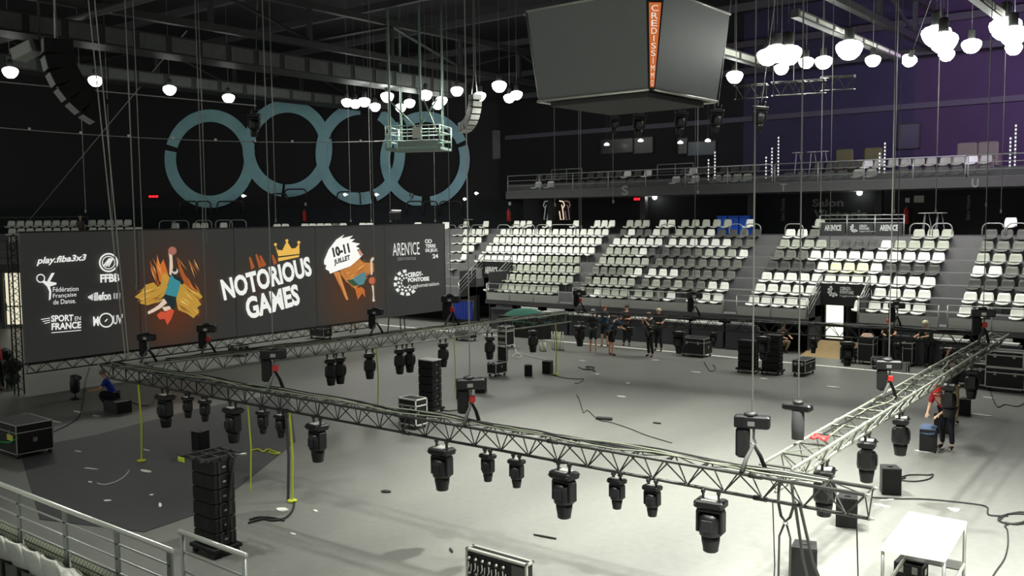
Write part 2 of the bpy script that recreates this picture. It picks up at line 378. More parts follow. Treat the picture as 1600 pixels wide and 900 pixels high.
# spots without lamp bodies, added to brighten the near floor, above and beside the camera (outside the picture)
for (x, y, wt) in [(-2, 9, 1.2), (2, 13, 1.3), (-9.5, 17, 1.1), (-3, 15, 1), (4, 8, 1.1), (-12, 19, .3), (3, 17, .5), (-15, 7, .18), (-9, 9, .22)]:
    ld = bpy.data.lights.new('added_near_light', 'SPOT'); ld.energy = NEAR_W*wt; ld.spot_size = math.radians(88); ld.spot_blend = 1.0; ld.shadow_soft_size = .3; ld.color = (1, 1, .93)
    lo = bpy.data.objects.new('added_near_light', ld); sc.collection.objects.link(lo); lo.location = (x, y, 10.9)

for (x, y, z, tx, ty, tz, e, c) in [(4, 34, 11.8, -5, 45, 11, 5200, (.62, .38, .8)), (-6, 35, 11.8, -10, 45, 11.5, 1300, (.5, .4, .85)), (14, 36, 12, 2, 45, 12, 4800, (.7, .34, .7))]:  # unseen violet spots added to colour the upper right wall like haze
    ld = bpy.data.lights.new('added_haze_light', 'SPOT'); ld.energy = e; ld.color = c; ld.spot_size = math.radians(110); ld.spot_blend = 1; ld.shadow_soft_size = .4
    lo = bpy.data.objects.new('added_haze_light', ld); sc.collection.objects.link(lo); lo.location = (x, y, z)
    lo.rotation_euler = (Vector((tx-x, ty-y, tz-z))).to_track_quat('-Z', 'Y').to_euler()
# ================================================================ FAR STAND
ROWY = lambda k: 35.6+.63*k
ROWZ = lambda k: 1.76+.443*k      # underside of the seat pans' front edge
TRZ = lambda k: ROWZ(k)-.36
V4 = (-13.35, -11.45); V2 = (-31.5, -29.6)
st = thing('grandstand', 'dark grey stepped grandstand along the far side of the floor', 'grandstand', (0, 0, 0))
def tier(k, xa, xb): 
    mb = MB(); y0 = ROWY(k)-.3; mb.b2((xa, y0, TRZ(k)-.45 if k else TRZ(0)-.12), (xb, y0+.63, TRZ(k))); mb.build('step', CONC, st)
for k in range(7):
    if k < 2:
        tier(k, -38.5, V2[0]); tier(k, V2[1], V4[0]); tier(k, V4[1], 24)
    elif k == 2:
        tier(k, -38.5, V2[0]); tier(k, V2[1], 24)
    else: tier(k, -38.5, 24)
mb = MB(); mb.b2((-38.5, ROWY(7)-.3, TRZ(7)-.45), (24, BACKY-.01, TRZ(7))); mb.build('landing', CONC, st)
# under the stand: dark recess wall and gear boards
b = MB()
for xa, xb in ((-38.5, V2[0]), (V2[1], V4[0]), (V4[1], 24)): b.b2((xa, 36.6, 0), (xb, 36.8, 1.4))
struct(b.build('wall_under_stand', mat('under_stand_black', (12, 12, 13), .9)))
boards = thing('rink_boards', 'low dark boards with a pale ledge under the front of the far stand', 'boards', (0, 0, 0))
BDM = mat('dark_board', (60, 62, 66), .5, noise=.25, scale=2); LEDGE = mat('pale_ledge', (205, 207, 200), .5, noise=.5, scale=5)
for i in range(26):
    xa = -29.0+i*1.55
    if V4[0]-1.0 < xa+.8 < V4[1]+.8: continue
    if xa > 18: break
    mb = MB(); mb.b2((xa, 34.72, 0), (xa+1.45, 34.82, .98), 0, .01); mb.build('board', BDM, boards)
    mb = MB(); mb.b2((xa+.05, 34.6, .98), (xa+1.35, 34.92, 1.05)); mb.build('ledge', LEDGE if i % 4 else BDM, boards)
    mb = MB(); mb.b2((xa+.1, 35.0, .9), (xa+1.1, 35.04, 1.16)); mb.build('ledge', LEDGE if i % 3 else BDM, boards)
# front rail of the stand
def railing(pts, h, bars, spacing, label, m=RAILM, r=.022, panel=None, name='railing', group='steel railings', postr=.025, lowz=0.0, foot=0.0):
    o = Vector(pts[0]); t = thing(name, label, 'railing', o, 0, group)
    for a, c in zip(pts[:-1], pts[1:]):
        a = Vector(a)-o; c = Vector(c)-o; L = (c-a).length
        mb = MB(); mb.tube([a+Vector((0, 0, h)), c+Vector((0, 0, h))], r*1.15, 6); mb.build('top_rail', m, t)
        for j in range(bars):
            z = lowz+(h-lowz)*j/bars; mb = MB(); mb.tube([a+Vector((0, 0, z)), c+Vector((0, 0, z))], r*.6, 5); mb.build('bar', m, t)
        n = max(1, round(L/spacing))
        for j in range(n+1):
            p = a.lerp(c, j/n); mb = MB(); mb.tube([p-Vector((0, 0, foot)), p+Vector((0, 0, h))], postr, 6); mb.build('post', m, t)
        if panel:
            d = (c-a).normalized(); nn = Vector((-d.y, d.x, 0))*.01
            mb = MB(); vs = [a+nn+Vector((0, 0, lowz)), c+nn+Vector((0, 0, lowz)), c+nn+Vector((0, 0, h*.45)), a+nn+Vector((0, 0, h*.45))]
            vs += [v-nn*2 for v in vs]; mb.add(vs, [(0, 1, 2, 3), (7, 6, 5, 4), (0, 4, 5, 1), (1, 5, 6, 2), (2, 6, 7, 3), (3, 7, 4, 0)]); mb.build('panel', panel, t)
    return t
FP = mat('front_panel_grey', (150, 152, 146), .5)
RY = 35.12
railing([(V2[1], RY, 1.4), (-25.2, RY, 1.4)], .78, 3, 1.45, 'front railing of the far stand, below the seats left of the first aisle', foot=.1, panel=FP)
railing([(-24.4, RY, 1.4), (-16.9, RY, 1.4)], .78, 3, 1.5, 'front railing of the far stand below the middle seat block', foot=.1, panel=FP)
railing([(-16.3, RY, 1.4), (V4[0]-.05, RY, 1.4)], .78, 3, 1.4, 'front railing of the far stand left of the lit doorway', foot=.1, panel=FP)
railing([(V4[1]+.05, RY, 1.4), (-8.6, RY, 1.4)], .78, 3, 1.4, 'front railing of the far stand right of the lit doorway', foot=.1, panel=FP)
railing([(-8.3, RY, 1.4), (3, RY, 1.4)], .78, 3, 1.5, 'front railing of the far stand at the right edge', foot=.1, panel=FP)
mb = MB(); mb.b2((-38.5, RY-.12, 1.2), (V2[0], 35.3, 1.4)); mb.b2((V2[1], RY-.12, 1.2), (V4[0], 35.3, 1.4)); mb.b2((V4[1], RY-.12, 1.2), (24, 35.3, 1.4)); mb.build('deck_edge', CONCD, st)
for i in range(14):
    x = -28.6+i*2.3
    if V4[0]-.2 < x < V4[1]+.2: continue
    mb = MB(); mb.b2((x-.08, 36.4, 0), (x+.08, 36.55, 1.3)); mb.build('stand_leg', DARKSTEEL, st)
# stairway openings
def vomitory(X0, X1, ktop, label, logo):
    t = thing('stairway_opening', label, 'stairway', (X0, 35.3, 0), 0, 'stairway openings in the far stand')
    W = X1-X0; zt = TRZ(ktop)+.12; zf = TRZ(ktop)
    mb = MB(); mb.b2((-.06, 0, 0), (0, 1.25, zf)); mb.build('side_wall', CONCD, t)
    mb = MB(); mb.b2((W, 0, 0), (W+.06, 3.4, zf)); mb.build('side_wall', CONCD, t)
    mb = MB(); mb.b2((-.06, .63*ktop-.1, zf-.42), (W+.06, .63*ktop-.04, zf+.42)); sg = mb.build('sign_board', mat('sign_black', (20, 21, 22), .5), t)
    for sx in (0, W):
        mb = MB(); a = Vector((sx, -.12, 1.4+.75)); c = Vector((sx, .63*ktop, zf+.75))
        for d in (0, .2, .4, .6): mb.tube([a-Vector((0, 0, d)), c-Vector((0, 0, d))], .018 if d else .028, 6)
        for q in (0, .5, 1): 
            p = a.lerp(c, q); mb.tube([p-Vector((0, 0, .8)), p], .025, 6)
        mb.build('side_railing', RAILM, t)
    mb = MB(); mb.tube([(0, .63*ktop, zf+.75), (W, .63*ktop, zf+.75)], .024, 6); mb.tube([(0, .63*ktop, zf+.5), (W, .63*ktop, zf+.5)], .015, 6); mb.build('top_railing', RAILM, t)
    return t, sg, zf
LOGOW = mat('sign_white', (200, 204, 200), .5)
def sign_logo(sg, P0, wd, h, kind, m=LOGOW):
    """P0 = lower left in the frame of sg's parent-less world; faces -Y"""
    P0 = Vector(P0)
    if kind == 'arena':
        lettering("AREN'ICE", P0, P0+Vector((wd, 0, 0)), P0+Vector((0, 0, h)), m, sg, .035)
    else:
        mb = MB()
        for q in range(6):
            a = math.radians(120+q*38); c = P0+Vector((h*.5+math.cos(a)*h*.42, -.004, h*.5+math.sin(a)*h*.42)); mb.box(c, (h*.2, .008, h*.2), Euler((0, -a, 0)).to_matrix())
            c = P0+Vector((h*.5+math.cos(a)*h*.22, -.004, h*.5+math.sin(a)*h*.22)); mb.box(c, (h*.12, .008, h*.12), Euler((0, -a, 0)).to_matrix())
        mw = sg.parent.matrix_basis if sg.parent else sg.matrix_basis
        mb.v = [tuple(mw.inverted() @ Vector(v)) for v in mb.v]; mb.build('emblem', m, sg)
        x = P0+Vector((h*1.1, 0, h*.62)); lettering('CERGY-', x, x+Vector((h*1.0, 0, 0)), x+Vector((0, 0, h*.3)), m, sg, .03)
        x = P0+Vector((h*1.1, 0, h*.3)); lettering('PONTOISE', x, x+Vector((h*1.2, 0, 0)), x+Vector((0, 0, h*.28)), m, sg, .03)
        x = P0+Vector((h*1.1, 0, 0)); lettering("l'agglomération", x, x+Vector((h*2.0, 0, 0)), x+Vector((0, 0, h*.22)), m, sg, .0)
# lettering() uses the parent's own matrix: parts sit at identity under their thing, so give it the thing's matrix
_old = lettering
def lettering(s, origin, right, top, material, parent, bold=.02, name='lettering', lift=None):
    o = _old(s, origin, right, top, material, None, bold, name, lift)
    q = parent; Mx = Matrix.Identity(4)
    while q is not None: Mx = (Matrix.Translation(q.location) @ q.rotation_euler.to_matrix().to_4x4()) @ Mx; q = q.parent
    Mi = Mx.inverted()
    for v in o.data.vertices: v.co = Mi @ v.co
    o.parent = parent; return o
vt, sg, zf = vomitory(V4[0], V4[1], 2, 'stairway opening in the far stand with a lit white doorway inside', 'cergy')
sign_logo(sg, (V4[0]+.3, 35.3+.63*2-.115, zf-.1), 1, .44, 'cergy')
vt2, sg2, zf2 = vomitory(V2[0], V2[1], 3, 'stairway opening in the far stand beside the wide screen', 'arena')
sign_logo(sg2, (V2[0]+.15, 35.3+.63*3-.115, zf2-.22), .85, .38, 'arena')
# behind the right opening: passage with red side and white lit door
ps = thing('lit_doorway', 'bright white lit doorway under the right part of the far stand', 'doorway', (V4[0], 37.6, 0))
mb = MB(); mb.b2((-.62, 1.3, .2), (.12, 1.36, 2.1)); mb.build('lit_room', CREAM, ps)
mb = MB(); mb.b2((-.75, 1.2, 0), (-.63, 1.3, 2.2)); mb.b2((.13, 1.2, 0), (.22, 1.3, 2.2)); mb.b2((-.75, 1.2, 2.1), (.22, 1.3, 2.2)); mb.build('door_frame', DARKSTEEL, ps)
mb = MB(); mb.b2((-.95, .75, 0), (-.8, 1.1, 2.0)); mb.build('red_door', mat('dark_red', (96, 20, 24), .6), ps)
mb = MB(); mb.b2((-1.9, 1.4, 0), (2.1, 1.5, 2.4)); mb.build('back_wall', WALLD, ps)
rp = MB(); rp.add([(0, 0, 0), (1.7, 0, 0), (1.7, 1.9, .42), (0, 1.9, .42), (0, 1.9, 0), (1.7, 1.9, 0)], [(0, 1, 2, 3), (0, 3, 4), (1, 5, 2), (3, 2, 5, 4), (0, 4, 5, 1)])
tag(rp.build('loading_ramp', mat('plywood', (150, 128, 88), .7, noise=.2), None, (V4[0]-.1, 34.7, 0)), 'pale plywood loading ramp below the lit doorway', 'ramp')

# ---------------------------------------------------------------- seats
def seat_mesh(name, bracket=True):
    prof = [(-.0, .0, .20), (.04, .035, .215), (.16, .03, .225), (.30, .01, .225), (.37, .04, .225), (.41, .13, .225), (.44, .25, .21), (.455, .33, .17)]
    mb = MB(); n = 7; th = .028; vs = []; fs = []
    for side in (0, 1):
        for (y, z, hw) in prof:
            for k in range(n):
                q = (k/(n-1))*2-1; curl = .035*q*q
                if y < .35: vs.append((q*hw, y, z+curl-side*th))
                else: vs.append((q*hw, y-curl*.8+side*th, z))
    m = len(prof)
    for s_ in (0, 1):
        for i in range(m-1):
            for k in range(n-1):
                a = s_*m*n+i*n+k; fs.append((a, a+1, a+n+1, a+n) if not s_ else (a, a+n, a+n+1, a+1))
    for i in range(m-1):
        for k in (0, n-1):
            a = i*n+k; fs.append((a, a+n, m*n+a+n, m*n+a))
    for i in (0, m-1):
        for k in range(n-1):
            a = i*n+k; fs.append((a, a+1, m*n+a+1, m*n+a))
    mb.add(vs, fs, 0, True)
    return mb
def bracket_mesh():
    mb = MB(); mb.b2((-.03, .12, -.315), (.03, .2, -.02), 0); mb.b2((-.12, .08, -.03), (.12, .34, -.018)); return mb
SEATM = {'W': WHITE, 'L': LIGHTG, 'G': MIDG, 'D': DARKG, 'Y': YELLOWP}
SNAME = {'W': 'white', 'L': 'pale grey', 'G': 'mid grey', 'D': 'dark grey', 'Y': 'cream'}
seats = []   # (distance, loc, rz, col, label, group)
ORD = ['first', 'second', 'third', 'fourth', 'fifth', 'sixth', 'seventh', 'eighth', 'ninth', 'tenth', 'eleventh', 'twelfth', 'thirteenth', 'fourteenth', 'fifteenth', 'sixteenth', 'seventeenth', 'eighteenth', 'nineteenth', 'twentieth']
ROWN = ['front row', 'second row up', 'third row up', 'fourth row up', 'fifth row up', 'sixth row up', 'seventh row up', 'top row']
def add_seat(P, rz, col, label, group, sx=1.0):
    seats.append(((Vector(P)-CAM).dot(fw), Vector(P), rz, col, label, group, sx))
def block(rows, xs, bname, gname):
    for k, pat in enumerate(rows):
        j = 0
        for i, ch in enumerate(pat):
            if ch == '_': continue
            add_seat((xs[i], ROWY(k), ROWZ(k)), 0, ch, '%s seat, %s from left in the %s, %s' % (SNAME[ch], ORD[j], ROWN[k], bname), gname, min(1.0, (xs[1]-xs[0])*1.9)); j += 1
lin_x = lambda a, c, n: [a+(c-a)*(i+.5)/n for i in range(n)]
block(['WWWWW___WWWWW', 'WWWWW___WWWWW', 'WWWWWWWWWWWWW', 'DDDDWYYYWDDDD', 'GGGWWWWWWWWWW', 'LLLLGDDDWLLLL', 'WWG_______LLL', '__L'], lin_x(-16.21, -9.21, 13), 'block under the banners', 'seats under the banner rail')
block(['LGWLLLLLGW_WWW', 'GLLLLLGLGLGGWW', 'GGGGLWWWWGGGGG', 'LLLLLLGGGGGGGG', 'LLLLWDDDDGLLLW', 'WWWWWWWWWWWWGG', 'DWDDWLLLLWDDGD', 'LLL_WWLLLLL_W_'], [-24.55+.47*i for i in range(6)]+[-21.45+.555*(i-6) for i in range(6, 14)], 'middle block', 'seats in the middle block')
W16 = 'W'*16
block(['_____LLLLLLLLLL', '_____LLLLLLLLLLL', '_____LLLLLLLLLLL', 'WWWWWWWWWLLLLLL', W16, W16, W16, '_WWW__W___W__WWW'], lin_x(-32.5, -25.4, 16), 'block beside the stairs sign', 'seats in the block beside the stairs sign')
block(['______', '______', '____LL', '___WWW', '__WWWW', '_WWWWW', 'WWWWWW', '_W__W_'], lin_x(-36.3, -33.3, 6), 'block at the screen edge', 'seats at the right edge of the screen')
block(['WW_WWW', 'WWWWWW', 'DDDDDD', 'WWGGGG', 'LLLLLL', 'GGGGGG', 'DDDDDD', '_W____'], [-7.9+.55*i for i in range(6)], 'rightmost block', 'seats in the rightmost block')
# ================================================================ BALCONY
BY = 40.2
bal = thing('balcony', 'dark balcony gallery above the far stand', 'balcony', (0, 0, 0))
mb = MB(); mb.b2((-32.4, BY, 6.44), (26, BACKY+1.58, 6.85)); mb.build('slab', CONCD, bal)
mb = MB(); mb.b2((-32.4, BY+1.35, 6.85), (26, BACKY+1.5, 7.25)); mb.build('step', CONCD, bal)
for i, x in enumerate(range(-31, 20, 6)):
    mb = MB(); mb.b2((x-.15, BY+2.2, TRZ(7)), (x+.15, BY+2.5, 6.44)); mb.build('column', DARKSTEEL, bal)
railing([(-32.3, BY+.06, 6.85), (-17.0, BY+.06, 6.85)], .85, 3, 2.05, 'balcony front railing left of the dotted light columns', panel=mat('smoked_panel', (70, 72, 72), .2, alpha=.35))
railing([(-16.9, BY+.06, 6.85), (-9.0, BY+.06, 6.85)], .85, 3, 2.0, 'balcony front railing above the banner rail', panel=mat('smoked_panel', (70, 72, 72), .2, alpha=.35))
railing([(-8.9, BY+.06, 6.85), (8, BY+.06, 6.85)], .85, 3, 2.0, 'balcony front railing at the right edge', panel=mat('smoked_panel', (70, 72, 72), .2, alpha=.35))
railing([(-30.2, BY+1.3, 7.25), (-28.2, BY+1.3, 7.25)], .75, 2, 1.0, 'short railing at the left balcony steps')
railing([(-23.6, BY+1.3, 7.25), (-21.6, BY+1.3, 7.25)], .75, 2, 1.0, 'short railing at the middle balcony steps')
fr = [(834, 'W'), (853, 'W'), (900, 'D'), (917, 'D'), (935, 'D'), (953, 'D'), (963, 'D'), (979, 'D'), (993, 'D'), (1050, 'W'), (1066, 'G'), (1080, 'W'), (1114, 'L'), (1130, 'L'), (1146, 'L'), (1162, 'L'), (1226, 'D'), (1247, 'D'), (1268, 'D'), (1290, 'D'), (1311, 'D'), (1336, 'L'), (1357, 'L'), (1406, 'D'), (1427, 'D'), (1448, 'D'), (1469, 'D'), (1491, 'D'), (1513, 'D'), (1535, 'D')]
bk = [(836, 'D'), (850, 'D'), (859, 'D'), (868, 'D'), (916, 'D'), (931, 'D'), (945, 'D'), (961, 'D'), (974, 'W'), (990, 'D'), (1006, 'W'), (1063, 'D'), (1077, 'W'), (1092, 'D'), (1106, 'D'), (1126, 'D'), (1142, 'D'), (1158, 'D'), (1174, 'D'), (1274, 'D'), (1293, 'D'), (1311, 'D'), (1331, 'D'), (1351, 'W'), (1369, 'L'), (1391, 'L'), (1411, 'L'), (1432, 'L'), (1452, 'L'), (1473, 'L'), (1494, 'L'), (1515, 'W'), (1537, 'L')]
for lst, Yr, zr, rn in ((fr, BY+.55, 7.0, 'front balcony row'), (bk, BY+1.25, 7.42, 'back balcony row')):
    lastx = -99
    for j, (px, ch) in enumerate(lst):
        x = ony(px, 275 if rn[0] == 'f' else 255, Yr).x
        x = max(x, lastx+.47); lastx = x
        q = ORD[j] if j < 20 else ORD[len(lst)-1-j]; side = 'left' if j < 20 else 'right'
        add_seat((x, Yr, zr), 0, ch, '%s plastic seat, %s from %s in the %s' % (SNAME[ch], q, side, rn), 'seats on the balcony')
# ================================================================ END STAND behind the screen (rows run along the ring wall)
D0 = -4.2      # seats 4 m in front of the ring wall
est = thing('end_grandstand', 'grey end grandstand behind the wide screen', 'grandstand', (0, 0, 0))
def opix(x, y, d): return rwpix(x, y, d)
for k, (d, z) in enumerate([(-4.5, 4.78), (-5.3, 4.35), (-6.1, 3.9), (-6.9, 3.45), (-7.7, 3.0)]):
    mb = MB(); obox(mb, -45, 0 if k < 2 else -2, d-.45, d+.35, z-.75, z); mb.build('step', CONC, est)
ty = []
for j in range(14):   # two rows top left
    x = 12+j*14.1
    if j in (8,): continue
    for r_, (yy, d) in enumerate(((351, -4.5), (365, -5.3))):
        P = opix(x+(0 if r_ == 0 else 1), yy-3, d); P.z = 4.78+.38 if r_ == 0 else 4.35+.38
        add_seat(P, az, 'W', 'white plastic seat, %s from left in the %s at far left' % (ORD[j if j < 8 else j-1], ['topmost row', 'row just above the screen'][r_]), 'seats above the left of the screen')
for x in (198, 212):
    P = opix(x, 360, -5.3); P.z = 4.73; add_seat(P, az, 'W', 'white plastic seat near the right end of the row above the screen, %s of two' % ('left' if x == 198 else 'right'), 'seats above the left of the screen')
for j, (x, c) in enumerate([(270, 'W'), (303, 'W'), (316, 'W'), (346, 'W'), (430, 'W'), (443, 'W'), (474, 'W'), (486, 'W'), (498, 'W'), (510, 'W'), (522, 'G'), (534, 'W'), (565, 'W'), (576, 'W'), (652, 'W'), (696, 'W')]):
    P = opix(x, 355, -4.9); P.z = 4.93 if x < 400 else 4.82; add_seat(P, az, c, '%s plastic seat peeking over the screen top, %s from the left' % (SNAME[c], ORD[j]), 'seats peeking over the screen')
for x, y in ((4, 430), (10, 462)):
    P = opix(x, y, -8.5); add_seat(P-Vector((0, 0, .25)), az, 'W', 'white seat at the left edge below the number sign, %s' % ('upper' if y < 450 else 'lower'), 'seats at the left picture edge')
railing([RWp(-31.9, -3.9, 4.78), RWp(-24.6, -3.9, 4.78)], .95, 2, 1.1, 'thin railing behind the top left seats', m=mat('dull_rail', (100, 104, 100), .5, .4))
for j, x in enumerate([262, 282, 318, 350, 372]):
    P = opix(x, 356, -4.6); mb = hoop_mesh(.95, .62, .03); tag(mb.build('seat_hoop', RAILM, None, (P.x, P.y, 4.82), az), 'small steel hoop just above the screen, %s from the left' % ORD[j], 'rail', 'steel hoops above the screen')
# hoops behind the top rows of the far stand
for j, (x0, x1, nm) in enumerate([(697, 713, 'beside the screen corner'), (716, 735, 'second beside the screen corner'), (737, 757, 'third beside the screen corner'), (778, 797, 'left end of the block beside the stairs sign'), (799, 817, 'under the red extinguisher'), (818, 836, 'left of the lit figures'), (839, 859, 'under the lit figures'), (861, 900, 'right of the lit figures'), (1032, 1056, 'behind the middle block, first'), (1140, 1161, 'left one before the blue bins'), (1164, 1189, 'right one before the blue bins'), (1227, 1255, 'left of the banner rail'), (1422, 1453, 'left one before the bar tables'), (1457, 1488, 'right one before the bar tables'), (1535, 1570, 'left one at the right edge'), (1573, 1606, 'right one at the right edge')]):
    a = ony(x0, 360, ROWY(7)-.2); c = ony(x1, 360, ROWY(7)-.2)
    mb = hoop_mesh(c.x-a.x, .52, .026); tag(mb.build('guard_hoop', RAILM, None, ((a.x+c.x)/2, ROWY(7)-.22, TRZ(7)), 0), 'rounded steel hoop behind the top seats, '+nm, 'rail', 'guard hoops behind the far stand')
# near stand, bottom left corner
NY = 5.24
nst = thing('near_grandstand', 'grey near grandstand front at the bottom left corner', 'grandstand', (0, 0, 0))
mb = MB(); mb.b2((-24, NY-.25, 0), (-8.0, NY+.12, 1.28)); mb.build('front_wall', mat('pale_concrete', (132, 136, 126), .7, noise=.15), nst)
mb = MB(); mb.b2((-24, 3.3, 0), (-8.0, NY-.25, .9)); mb.build('tread', CONC, nst)
mb = MB(); mb.b2((-24, 1.2, 0), (-8.0, 3.3, 1.3)); mb.build('tread', CONC, nst)
near = []
S0 = onz(128, 848, 1.72); S1 = onz(97, 836, 1.72)
for i in range(9):
    near.append((S0.x+.1-.46*i, S0.y, 1.32, 'W', 'white seat back in the front corner row, %s from the right' % ORD[i]))
for i in range(5):
    near.append((S0.x-.75-.46*i, S0.y-.75, 1.72, 'L', 'pale seat back behind the front corner row, %s from the right' % ORD[i]))
for x, y, z, c, lb in near: add_seat((x, y, z), PI, c, lb, 'seats in the bottom left corner')
# ---------------------------------------------------------------- realise seats
seats.sort(key=lambda s: s[0])
sp = {}
for ch, m in SEATM.items():
    me = seat_mesh('stadium_seat').mesh('stadium_seat'); bm = bmesh.new(); bm.from_mesh(me); bmesh.ops.recalc_face_normals(bm, faces=bm.faces); bm.to_mesh(me); bm.free()
    me.materials.append(m); sp[ch] = me
brm = bracket_mesh().mesh('bracket'); brm.materials.append(DARKSTEEL)
LIM = 300
for i, (d, P, rz, ch, label, group, sx) in enumerate(seats[:LIM]):
    o = bpy.data.objects.new('stadium_seat', sp[ch]); sc.collection.objects.link(o); o.location = P; o.rotation_euler = (0, 0, rz); o.scale = (sx, 1, 1.12); tag(o, label, 'seat', group)
    if 1:
        q = bpy.data.objects.new('bracket', brm); sc.collection.objects.link(q); q.parent = o
mass = MB(); idx = list(SEATM.keys())
sm = seat_mesh('x'); bmx = bracket_mesh()
for (d, P, rz, ch, label, group, sx) in seats[LIM:]:
    R = Euler((0, 0, rz)).to_matrix() @ Matrix.Diagonal((sx, 1, 1.12))
    mass.add([P+R @ Vector(v) for v in sm.v], sm.f, idx.index(ch), True)
    mass.add([P+R @ Vector(v) for v in bmx.v], bmx.f, 3)
tag(mass.build('distant_seats', [SEATM[c] for c in idx]), 'rows of small distant white and grey seats behind and beside the screen and on the balcony', 'seats', None, 'stuff')

# ================================================================ WIDE SCREEN
SX = -30.3
def sp_(x, y, off=.0): return onx(x, y, SX+off)
A0, A1 = sp_(28, 366), sp_(697, 349.5); B0, B1 = sp_(40, 567), sp_(700, 484.5)
SY0, SY1, SZ0, SZ1 = 13.22, 32.84, 1.0, 5.13
scr = thing('led_screen', 'very wide dark event screen with orange artwork and white lettering', 'screen', (SX, SY0, 0))
def screen_mat():
    m = bpy.data.materials.new('screen_picture'); m.use_nodes = True; nt = m.node_tree; N = nt.nodes.new; L = nt.links.new
    b = nt.nodes['Principled BSDF']; b.inputs['Base Color'].default_value = (.02, .02, .02, 1); b.inputs['Roughness'].default_value = .5
    g = N('ShaderNodeNewGeometry'); cur = None
    base = C3(58, 59, 56)
    val = None
    for (px, py, rad, col, amt) in ((258, 462, 3.2, C3(92, 54, 26), .85), (268, 485, 1.6, C3(120, 58, 26), .8), (548, 455, 2.6, C3(100, 58, 26), .8), (398, 440, 1.5, C3(84, 60, 40), .5), (110, 450, 5.0, C3(46, 47, 46), .9)):
        c = sp_(px, py); d = N('ShaderNodeVectorMath'); d.operation = 'DISTANCE'; d.inputs[1].default_value = c; L(g.outputs['Position'], d.inputs[0])
        mr = N('ShaderNodeMapRange'); mr.inputs['From Min'].default_value = 0; mr.inputs['From Max'].default_value = rad; mr.inputs['To Min'].default_value = amt; mr.inputs['To Max'].default_value = 0; mr.interpolation_type = 'SMOOTHSTEP'
        L(d.outputs['Value'], mr.inputs[0]); mx = N('ShaderNodeMix'); mx.data_type = 'RGBA'; mx.inputs['B'].default_value = col
        if cur is None: mx.inputs['A'].default_value = base
        else: L(cur, mx.inputs['A'])
        L(mr.outputs[0], mx.inputs['Factor']); cur = mx.outputs['Result']
    L(cur, b.inputs['Emission Color']); b.inputs['Emission Strength'].default_value = .58
    return m
mb = MB(); mb.b2((-.12, 0, SZ0), (0, SY1-SY0, SZ1)); mb.build('screen_face', screen_mat(), scr)
for i in range(1, 5):
    yy = (SY1-SY0)*i/5; mb = MB(); mb.b2((.0, yy-.012, SZ0), (.006, yy+.012, SZ1)); mb.build('seam', mat('seam', (70, 72, 70), .6), scr)
mb = MB(); mb.b2((-.13, -.03, SZ1), (.01, SY1-SY0+.03, SZ1+.05)); mb.b2((-.13, SY1-SY0, SZ0), (.01, SY1-SY0+.05, SZ1)); mb.build('frame', DARKSTEEL, scr)
SORG = Vector((SX, SY0, 0)); LIFT = [.012]
EMC = {}
def em(rgb, k=.8):
    key = (rgb, k)
    if key not in EMC: EMC[key] = mat('screen_%d_%d_%d' % rgb, rgb, emit=k)
    return EMC[key]
def art(name, pts, rgb, k=.8, ox=0, oy=0, s=1.0):
    LIFT[0] += .0006
    P = [sp_(ox+x*s, oy+y*s)-SORG+Vector((LIFT[0], 0, 0)) for x, y in pts]
    mb = MB(); mb.add(P, [tuple(range(len(P)))]); return mb.build(name, em(rgb, k), scr, fix=False)
def circ(cx, cy, r, n=20, a0=0, a1=360): return [(cx+r*math.cos(math.radians(a0+(a1-a0)*i/n)), cy+r*math.sin(math.radians(a0+(a1-a0)*i/n))) for i in range(n+(0 if a1-a0 == 360 else 1))]
def artring(name, cx, cy, r, w_, rgb, k=.8, ox=0, oy=0, s=1.0, a0=0, a1=360):
    LIFT[0] += .0006; n = 28; P = []
    for i in range(n+1):
        a = math.radians(a0+(a1-a0)*i/n)
        for q in (r, r-w_): P.append(sp_(ox+(cx+q*math.cos(a))*s, oy+(cy+q*math.sin(a))*s)-SORG+Vector((LIFT[0], 0, 0)))
    mb = MB(); mb.add(P, [(2*i, 2*i+1, 2*i+3, 2*i+2) for i in range(n)]); return mb.build(name, em(rgb, k), scr, fix=False)
def stext(s, o, r, t, rgb=(244, 246, 240), k=1.0, bold=.03, ox=0, oy=0, sc_=1.0):
    LIFT[0] += .0006; f = lambda p: sp_(ox+p[0]*sc_, oy+p[1]*sc_)
    return lettering(s, f(o), f(r), f(t), em(rgb, k), scr, bold, 'lettering', Vector((LIFT[0], 0, 0)))
def streaks(x0, y0, x1, y1, ang, n, cols, seed, ox, oy, s_, L0=60, L1=150):
    rnd = random.Random(seed)
    for k in range(n):
        cx_, cy_ = rnd.uniform(x0, x1), rnd.uniform(y0, y1); L_ = rnd.uniform(L0, L1)/2; wv_ = rnd.uniform(3, 9); a_ = math.radians(ang+rnd.uniform(-12, 12)); c_, q_ = math.cos(a_), math.sin(a_)
        art('brush_streak', [(cx_-c_*L_, cy_-q_*L_), (cx_-q_*wv_*.5, cy_+c_*wv_*.5), (cx_+c_*L_, cy_+q_*L_), (cx_+q_*wv_*.5, cy_-c_*wv_*.5)], cols[k % len(cols)], .75, ox, oy, s_)
a = dict(ox=180, oy=360, s=.2)
OR, YL, BR = (222, 120, 50), (228, 176, 70), (176, 92, 40)
art('brush_stroke', [(150, 520), (200, 480), (235, 425), (300, 405), (330, 440), (390, 400), (410, 440), (380, 510), (330, 560), (250, 585), (190, 570), (205, 545)], YL, .6, **a)
art('brush_stroke', [(500, 420), (560, 410), (600, 440), (650, 480), (682, 520), (650, 545), (672, 580), (640, 600), (655, 640), (610, 685), (560, 650), (490, 620), (470, 520)], YL, .75, **a)
art('brush_stroke', [(268, 232), (300, 300), (345, 430), (325, 425), (290, 350)], BR, .8, **a)
